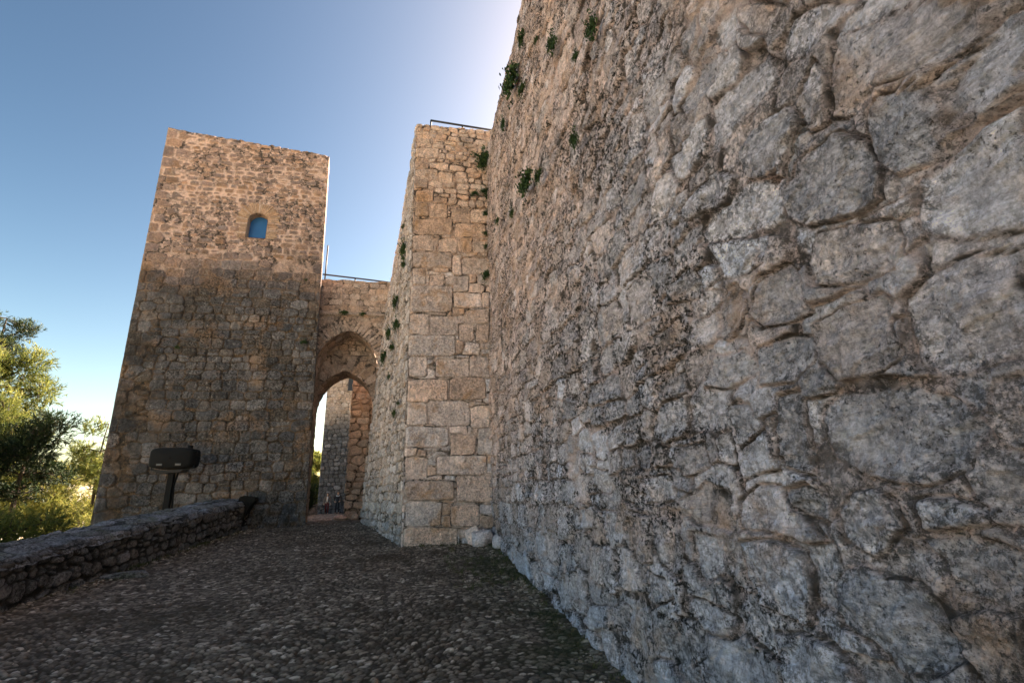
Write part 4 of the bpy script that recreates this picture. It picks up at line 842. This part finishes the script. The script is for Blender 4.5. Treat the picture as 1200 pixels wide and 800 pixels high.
for (x, y, z, s, t, lab) in (
    (-2.06, 14.0, 6.90, .17, .9, "bushy plant growing on the cornice above the pointed arch"),
    (-1.55, 14.0, 6.88, .15, .7, "smaller plant on the cornice to the right of the bushy one"),
    (-2.98, 13.52, 5.80, .13, .9, "small green plant on the right edge of the tower at arch height"),
    (-3.11, 13.54, 7.66, .07, .8, "tiny plant on the tower's right side above the arch top"),
    (-6.05, 13.52, 5.55, .09, 1.0, "tiny dark plant on the left half of the tower's lower wall")):
    wall_plant(x, y, z, s, 0, lab, t)

# ================================================================= trees
M_NEEDLE = leaf_mat("pine_needles", [(.07, .09, .02), (.16, .18, .04), (.28, .28, .08)], .5)
M_NDARK = leaf_mat("dark_pine_needles", [(.012, .022, .008), (.025, .042, .014), (.05, .075, .022)], .2)
M_NYEL = leaf_mat("bright_shrub_leaves", [(.11, .12, .025), (.25, .25, .06), (.42, .39, .12)], .5)
def pine(name, base, clumps, mat, label, cat, seed, nt=74, blade=.15, bw=.011, trunk_r=.13, lean=(0, 0), wisp=.35, group="trees beyond the parapet", nb=9):
    """clumps: (dx, dy, z, rx, rz) foliage masses round the trunk line; needles sit in tufts on twigs."""
    r = random.Random(seed); rg = np.random.RandomState(seed)
    root = empty(name, base, label, cat, group)
    bx, by, bz = base; top = max(c[2] + c[4] * .5 for c in clumps)
    tr = Acc(); pts = []; rad = []
    for k in range(12):
        f = k / 11; pts.append((bx + lean[0] * f + .12 * math.sin(f * 5 + seed) * f, by + lean[1] * f + .1 * math.cos(f * 4 + seed) * f, bz - .3 + (top - bz + .3) * f)); rad.append(trunk_r * (1 - .85 * f))
    tr.tube(pts, rad, 8); P = np.array(pts)
    V = []; Cc = []
    for (dx, dy, z, rx, rz) in clumps:
        c = np.array([bx + dx, by + dy, z]); j = int(np.clip(np.searchsorted(P[:, 2], z - .5 * rz - .35 * math.hypot(dx, dy)), 1, 11)); a = P[j]
        mid = a * .5 + c * .5 + np.array([0, 0, .1 * np.linalg.norm(c - a)]) * r.uniform(-.4, 1)
        tr.tube([a, mid, c], [rad[j] * .45, .03, .012], 6, cap=False)
        n = int(nt * (rx * rx * rz) ** .67 * 6) + 12
        for t in range(n):
            d = rg.normal(size=3); d /= np.linalg.norm(d); f = rg.uniform(.25, 1) ** .6
            p = c + d * np.array([rx, rx, rz]) * f * (1 + wisp * rg.normal() * .4)
            grow = d * .7 + np.array([0, 0, .45]) + rg.normal(size=3) * .3; grow /= np.linalg.norm(grow)
            if t % 4 == 0: tr.tube([c + (p - c) * .4, p + grow * .05], [.008, .004], 4, cap=False)
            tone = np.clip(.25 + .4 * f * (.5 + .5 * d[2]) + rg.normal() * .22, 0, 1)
            tl = rg.uniform(.10, .28)
            for q in range(nb):
                o = p + grow * tl * rg.uniform(-.5, .8); e = grow * .8 + rg.normal(size=3) * .55; e /= np.linalg.norm(e); s = np.cross(e, rg.normal(size=3)); s /= np.linalg.norm(s) + 1e-9
                l = blade * rg.uniform(.6, 1.2); w = bw * rg.uniform(.7, 1.4)
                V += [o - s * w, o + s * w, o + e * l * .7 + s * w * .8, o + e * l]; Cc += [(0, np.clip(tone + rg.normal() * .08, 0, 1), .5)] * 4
    tr.build("trunk", M_BARK, root)
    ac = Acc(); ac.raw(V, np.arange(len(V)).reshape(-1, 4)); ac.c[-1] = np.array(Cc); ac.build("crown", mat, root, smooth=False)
    return root
def gz(x, y): return float(ground_z(np.array([x]), np.array([y]))[0])
def blob(seed, n, zc, spread, zs, rx, rz):
    r = random.Random(seed); out = []
    for k in range(n):
        t = k * 2.4 + r.uniform(-.4, .4); q = math.sqrt((k + .5) / n) * spread
        dz = r.uniform(-1, 1) * zs * math.sqrt(max(.05, 1 - (q / spread) ** 2 * .75))
        out.append((math.cos(t) * q, math.sin(t) * q, zc + dz, rx * r.uniform(.7, 1.25), rz * r.uniform(.7, 1.25)))
    return out
def tree(name, x, y, cl, mat, lab, seed, cat="tree", **k): return pine(name, (x, y, gz(x, y)), cl, mat, lab, cat, seed, **k)
tree("pine_tree", -13.4, 18, blob(1, 46, 4.3, 1.75, 2.7, .50, .50), M_NEEDLE, "tall feathery yellow-green pine at the left edge, lit by the sun", 1, blade=.17)
tree("dark_pine_tree", -10.95, 17, blob(2, 20, 3.1, .75, 1.25, .40, .36), M_NDARK, "dark green pine between the feathery pine and the sky gap", 2, trunk_r=.1)
tree("dark_pine_tree", -17.1, 23, blob(3, 14, 8.2, .9, 1.5, .5, .4), M_NDARK, "dark pine top poking up in the left corner above the feathery pine", 3, trunk_r=.16)
tree("dark_pine_tree", -11.7, 15.5, blob(9, 22, 2.4, .55, 1.3, .4, .4), M_NDARK, "dark pine mass at the very left edge, low behind the parapet", 9, trunk_r=.12)
tree("shrub", -13.1, 22, blob(4, 30, 2.0, 1.7, 1.3, .55, .46), M_NYEL, "bright yellow-green bush rising behind the parapet, left of the tower", 4, "shrub", blade=.15, trunk_r=.06)
tree("shrub", -11.0, 20.4, blob(5, 12, 1.0, .9, .6, .40, .34), M_NYEL, "low yellow-green bush against the foot of the tower's left edge", 5, "shrub", blade=.10, trunk_r=.05)
tree("shrub", -9.3, 13.6, blob(6, 26, 1.05, 1.3, .5, .36, .30), M_NEEDLE, "low green bush just over the parapet at the left edge", 6, "shrub", blade=.10, trunk_r=.05)
tree("pine_tree", -10.9, 20.5, blob(7, 20, 3.3, .95, 1.35, .36, .34), M_NEEDLE, "slender grey-green pine partly hidden by the tower's left edge", 7, trunk_r=.09)
tree("shrub", -18.5, 26, blob(8, 20, 1.2, 2.6, 1.2, .7, .6), M_NEEDLE, "wide green thicket behind the bright bush", 8, "shrub", blade=.16, trunk_r=.07)
gk = "trees seen through the arch"
tree("pine_tree", -11.4, 60, blob(11, 14, 5.4, 1.3, 1.9, .7, .6), M_NEEDLE, "green tree seen through the left side of the arch, taller one", 11, blade=.3, bw=.03, group=gk)
tree("pine_tree", -9.2, 50, blob(12, 14, 2.4, 1.1, 1.6, .6, .6), M_NYEL, "lower yellow-green tree through the arch beside the far tower", 12, blade=.25, bw=.03, group=gk)
tree("dark_pine_tree", -7.2, 36, blob(13, 12, 1.7, .7, 1.0, .5, .5), M_NDARK, "dark shrubby tree by the low wall through the arch", 13, blade=.2, bw=.025, group=gk)

# ================================================================= the two walkers
def skin_obj(name, mat, verts, edges, radii, parent, sub=1, root_i=0):
    me = bpy.data.meshes.new(name); me.from_pydata([Vector(v) for v in verts], edges, []); me.update()
    o = bpy.data.objects.new(name, me); C.objects.link(o)
    md = o.modifiers.new("skin", 'SKIN'); md.use_smooth_shade = True
    for k, rd in enumerate(radii):
        sv = me.skin_vertices[0].data[k]; sv.radius = rd if isinstance(rd, tuple) else (rd, rd); sv.use_root = (k == root_i)
    sb_ = o.modifiers.new("sub", 'SUBSURF'); sb_.levels = sub; sb_.render_levels = sub
    dg = bpy.context.evaluated_depsgraph_get(); dg.update(); m2 = bpy.data.meshes.new_from_object(o.evaluated_get(dg))
    o.modifiers.clear(); o.data = m2; bpy.data.meshes.remove(me); m2.materials.clear(); m2.materials.append(mat); m2.name = name
    m2.polygons.foreach_set("use_smooth", np.ones(len(m2.polygons), bool))
    o.parent = parent; return o
def plain(name, col, rough=.8): return simple_mat(name, col, rough, 0, .2, 20, .002)
M_SKIN = plain("skin", (.42, .25, .17), .55); M_LIP = plain("lips", (.28, .10, .08)); M_HAIR = plain("dark_hair", (.015, .012, .01), .6)
def walker(loc, rz, label, height, mats, stride, arms, open_front):
    t = empty("person", loc, label, "person"); t.rotation_euler = (0, 0, rz); k = height / 1.72
    def s(L): return [(x * k, y * k, z * k) for x, y, z in L]
    # faces -y; joints: pelvis, waist, chest, neck, head, then legs and arms
    J = {'pel': (0, 0, .93), 'wai': (0, .01, 1.08), 'che': (0, .005, 1.30), 'nec': (0, .01, 1.46), 'hd0': (0, -.005, 1.54), 'hd1': (0, -.015, 1.63), 'hd2': (0, 0, 1.68)}
    for sgn, n in ((-1, 'l'), (1, 'r')):
        f = stride * sgn
        J['hip' + n] = (.09 * sgn, 0, .88); J['kne' + n] = (.095 * sgn, -.5 * f - .04, .49); J['ank' + n] = (.09 * sgn, -f + .03, .085 + max(0, -f) * .25); J['toe' + n] = (.10 * sgn, -f - .13, .04 + max(0, -f) * .05)
        J['sho' + n] = (.185 * sgn, .01, 1.40); e, w = arms[n]; J['elb' + n] = e; J['wri' + n] = w
    names = list(J); ix = {n: i for i, n in enumerate(names)}
    ed = [('pel', 'wai'), ('wai', 'che'), ('che', 'nec'), ('nec', 'hd0'), ('hd0', 'hd1'), ('hd1', 'hd2')]
    for n in 'lr': ed += [('pel', 'hip' + n), ('hip' + n, 'kne' + n), ('kne' + n, 'ank' + n), ('ank' + n, 'toe' + n), ('che', 'sho' + n), ('sho' + n, 'elb' + n), ('elb' + n, 'wri' + n)]
    R = {'pel': (.14, .10), 'wai': (.125, .09), 'che': (.145, .10), 'nec': .052, 'hd0': (.065, .075), 'hd1': (.08, .095), 'hd2': (.06, .075)}
    for n in 'lr': R.update({'hip' + n: .088, 'kne' + n: .055, 'ank' + n: .038, 'toe' + n: (.04, .028), 'sho' + n: .058, 'elb' + n: .040, 'wri' + n: .026})
    V = [J[n] for n in names]; E = [(ix[a], ix[b]) for a, b in ed]; RR = [R[n] for n in names]
    for n in 'lr':                                              # palms with five fingers each
        w = Vector(J['wri' + n]); d = (w - Vector(J['elb' + n])).normalized(); sd = d.cross(Vector((0, 1, 0.2))).normalized(); b0 = len(V)
        V.append(tuple(w + d * .05)); E.append((ix['wri' + n], b0)); RR.append((.034, .02))
        for q, (of, ln) in enumerate(((-.030, .075), (-.010, .088), (.010, .082), (.028, .062))):
            i = len(V); V.append(tuple(w + d * .095 + sd * of)); V.append(tuple(w + d * (.095 + ln * .9) + sd * of * 1.1 + Vector((0, .02, 0)))); E += [(b0, i), (i, i + 1)]; RR += [.010, .008]
        i = len(V); V.append(tuple(w + d * .06 + sd * -.05)); V.append(tuple(w + d * .10 + sd * -.062)); E += [(b0, i), (i, i + 1)]; RR += [.011, .009]
    sc = lambda L: [tuple(q * k for q in v) for v in L]; sr = lambda L: [tuple(q * k for q in v) if isinstance(v, tuple) else v * k for v in L]
    body = skin_obj("body", mats['skin'], sc(V), E, sr(RR), t, 1)
    # nose, ears, eyes and mouth
    ac = Acc(); ac.tube([(0, -.095 * k, 1.625 * k), (0, -.122 * k, 1.592 * k), (0, -.10 * k, 1.583 * k)], [.010 * k, .016 * k, .010 * k], 6); ac.build("nose", mats['skin'], None).parent = t
    for sx in (-1, 1):
        ac = Acc(); ac.tube([(sx * .076 * k, .0, 1.63 * k), (sx * .09 * k, .005, 1.61 * k), (sx * .078 * k, 0, 1.585 * k)], [.012 * k, .016 * k, .01 * k], 6); ac.build("ear", mats['skin'], None).parent = t
        ac = Acc(); ac.tube([(sx * .032 * k - .012, -.098 * k, 1.622 * k), (sx * .032 * k + .012, -.098 * k, 1.622 * k)], .008 * k, 6); ac.build("eye", mats['hair'], None).parent = t
    ac = Acc(); ac.tube([(-.025 * k, -.094 * k, 1.558 * k), (.025 * k, -.094 * k, 1.558 * k)], .006 * k, 6); ac.build("mouth", mats['lip'], None).parent = t
    skin_obj("hair", mats['hair'], sc([(0, .035, 1.60), (0, .03, 1.66), (0, -.01, 1.715), (0, -.06, 1.70), (0, .06, 1.54)]), [(0, 1), (1, 2), (2, 3), (0, 4)], sr([(.088, .08), (.09, .085), (.07, .05), (.05, .025), (.065, .045)]), t, 1)
    tv = ['pel', 'hipl', 'knel', 'ankl', 'hipr', 'kner', 'ankr']; tV = [J[n] for n in tv] + [(0, .0, 1.03)]
    tE = [(0, 1), (1, 2), (2, 3), (0, 4), (4, 5), (5, 6), (0, 7)]; skin_obj("trousers", mats['trousers'], sc(tV), tE, sr([(.155, .115), .10, .073, .062, .10, .073, .062, (.14, .105)]), t, 1)
    jn = ['wai', 'che', 'shol', 'elbl', 'wril', 'shor', 'elbr', 'wrir']; jV = [J[n] for n in jn] + [(0, 0, .86), (0, .012, 1.43)]
    skin_obj("jacket", mats['jacket'], sc(jV), [(0, 1), (1, 2), (2, 3), (3, 4), (1, 5), (5, 6), (6, 7), (0, 8), (1, 9)], sr([(.15, .115), (.17, .122), .075, .056, .044, .075, .056, .044, (.165, .125), (.075, .07)]), t, 1)
    ac = Acc()
    if open_front: ac.hexa([(-.045 * k, -.135 * k, .98 * k), (.045 * k, -.135 * k, .98 * k), (.045 * k, -.09 * k, .98 * k), (-.045 * k, -.09 * k, .98 * k)], [(-.065 * k, -.135 * k, 1.42 * k), (.065 * k, -.135 * k, 1.42 * k), (.06 * k, -.06 * k, 1.42 * k), (-.06 * k, -.06 * k, 1.42 * k)])
    else: ac.tube([(math.sin(a) * .13 * k, -math.cos(a) * .12 * k, (1.415 - .045 * math.cos(a)) * k) for a in np.linspace(-math.pi, math.pi, 19)], .036 * k, 8, cap=False)
    q = ac.build("shirt" if open_front else "scarf", mats['light'], None); q.parent = t
    for n in 'lr':
        a = Vector(J['ank' + n]); b = Vector(J['toe' + n]); skin_obj("shoe", mats['hair'], sc([a + Vector((0, .03, -.04)), a * .4 + b * .6 + Vector((0, 0, -.005)), b]), [(0, 1), (1, 2)], sr([(.043, .04), (.048, .042), (.04, .028)]), t, 1)
    return t
gz1 = pz(44) + .012
walker((-6.62, 44, gz1), .15, "person in a grey open jacket, white top and dark red trousers walking", 1.66,
       dict(lip=M_LIP, skin=M_SKIN, hair=M_HAIR, trousers=plain("dark_red_cloth", (.10, .018, .015)), jacket=plain("grey_brown_cloth", (.13, .10, .085)), light=plain("white_cloth", (.55, .53, .5))),
       .16, {'l': ((-.27, .03, 1.12), (-.25, -.08, .88)), 'r': ((.26, .05, 1.13), (.28, -.05, .89))}, True)
walker((-5.82, 44.1, gz1), -.1, "person in black clothes with a white scarf, elbows out, walking", 1.74,
       dict(lip=M_LIP, skin=M_SKIN, hair=M_HAIR, trousers=plain("black_trouser_cloth", (.012, .012, .015)), jacket=plain("black_coat_cloth", (.014, .014, .018)), light=plain("pale_scarf_cloth", (.5, .5, .52))),
       -.13, {'l': ((-.31, .06, 1.15), (-.20, -.10, .98)), 'r': ((.33, .07, 1.16), (.21, -.09, 1.0))}, False)
bg_ = Acc(); cx_, cy_ = -6.62 - .30, 43.93
bg_.hexa([(cx_ - .11, cy_ - .05, gz1 + .52), (cx_ + .11, cy_ - .05, gz1 + .52), (cx_ + .11, cy_ + .05, gz1 + .52), (cx_ - .11, cy_ + .05, gz1 + .52)], [(cx_ - .09, cy_ - .03, gz1 + .76), (cx_ + .09, cy_ - .03, gz1 + .76), (cx_ + .09, cy_ + .03, gz1 + .76), (cx_ - .09, cy_ + .03, gz1 + .76)])
bg_.tube([(cx_ - .06, cy_, gz1 + .75), (cx_ - .03, cy_, gz1 + .86), (cx_ + .03, cy_, gz1 + .86), (cx_ + .06, cy_, gz1 + .75)], .008, 6)
o = bg_.build("handbag", plain("black_leather", (.01, .01, .01), .4), smooth=False); tag(o, "small black handbag held by the person in dark red trousers", "handbag")
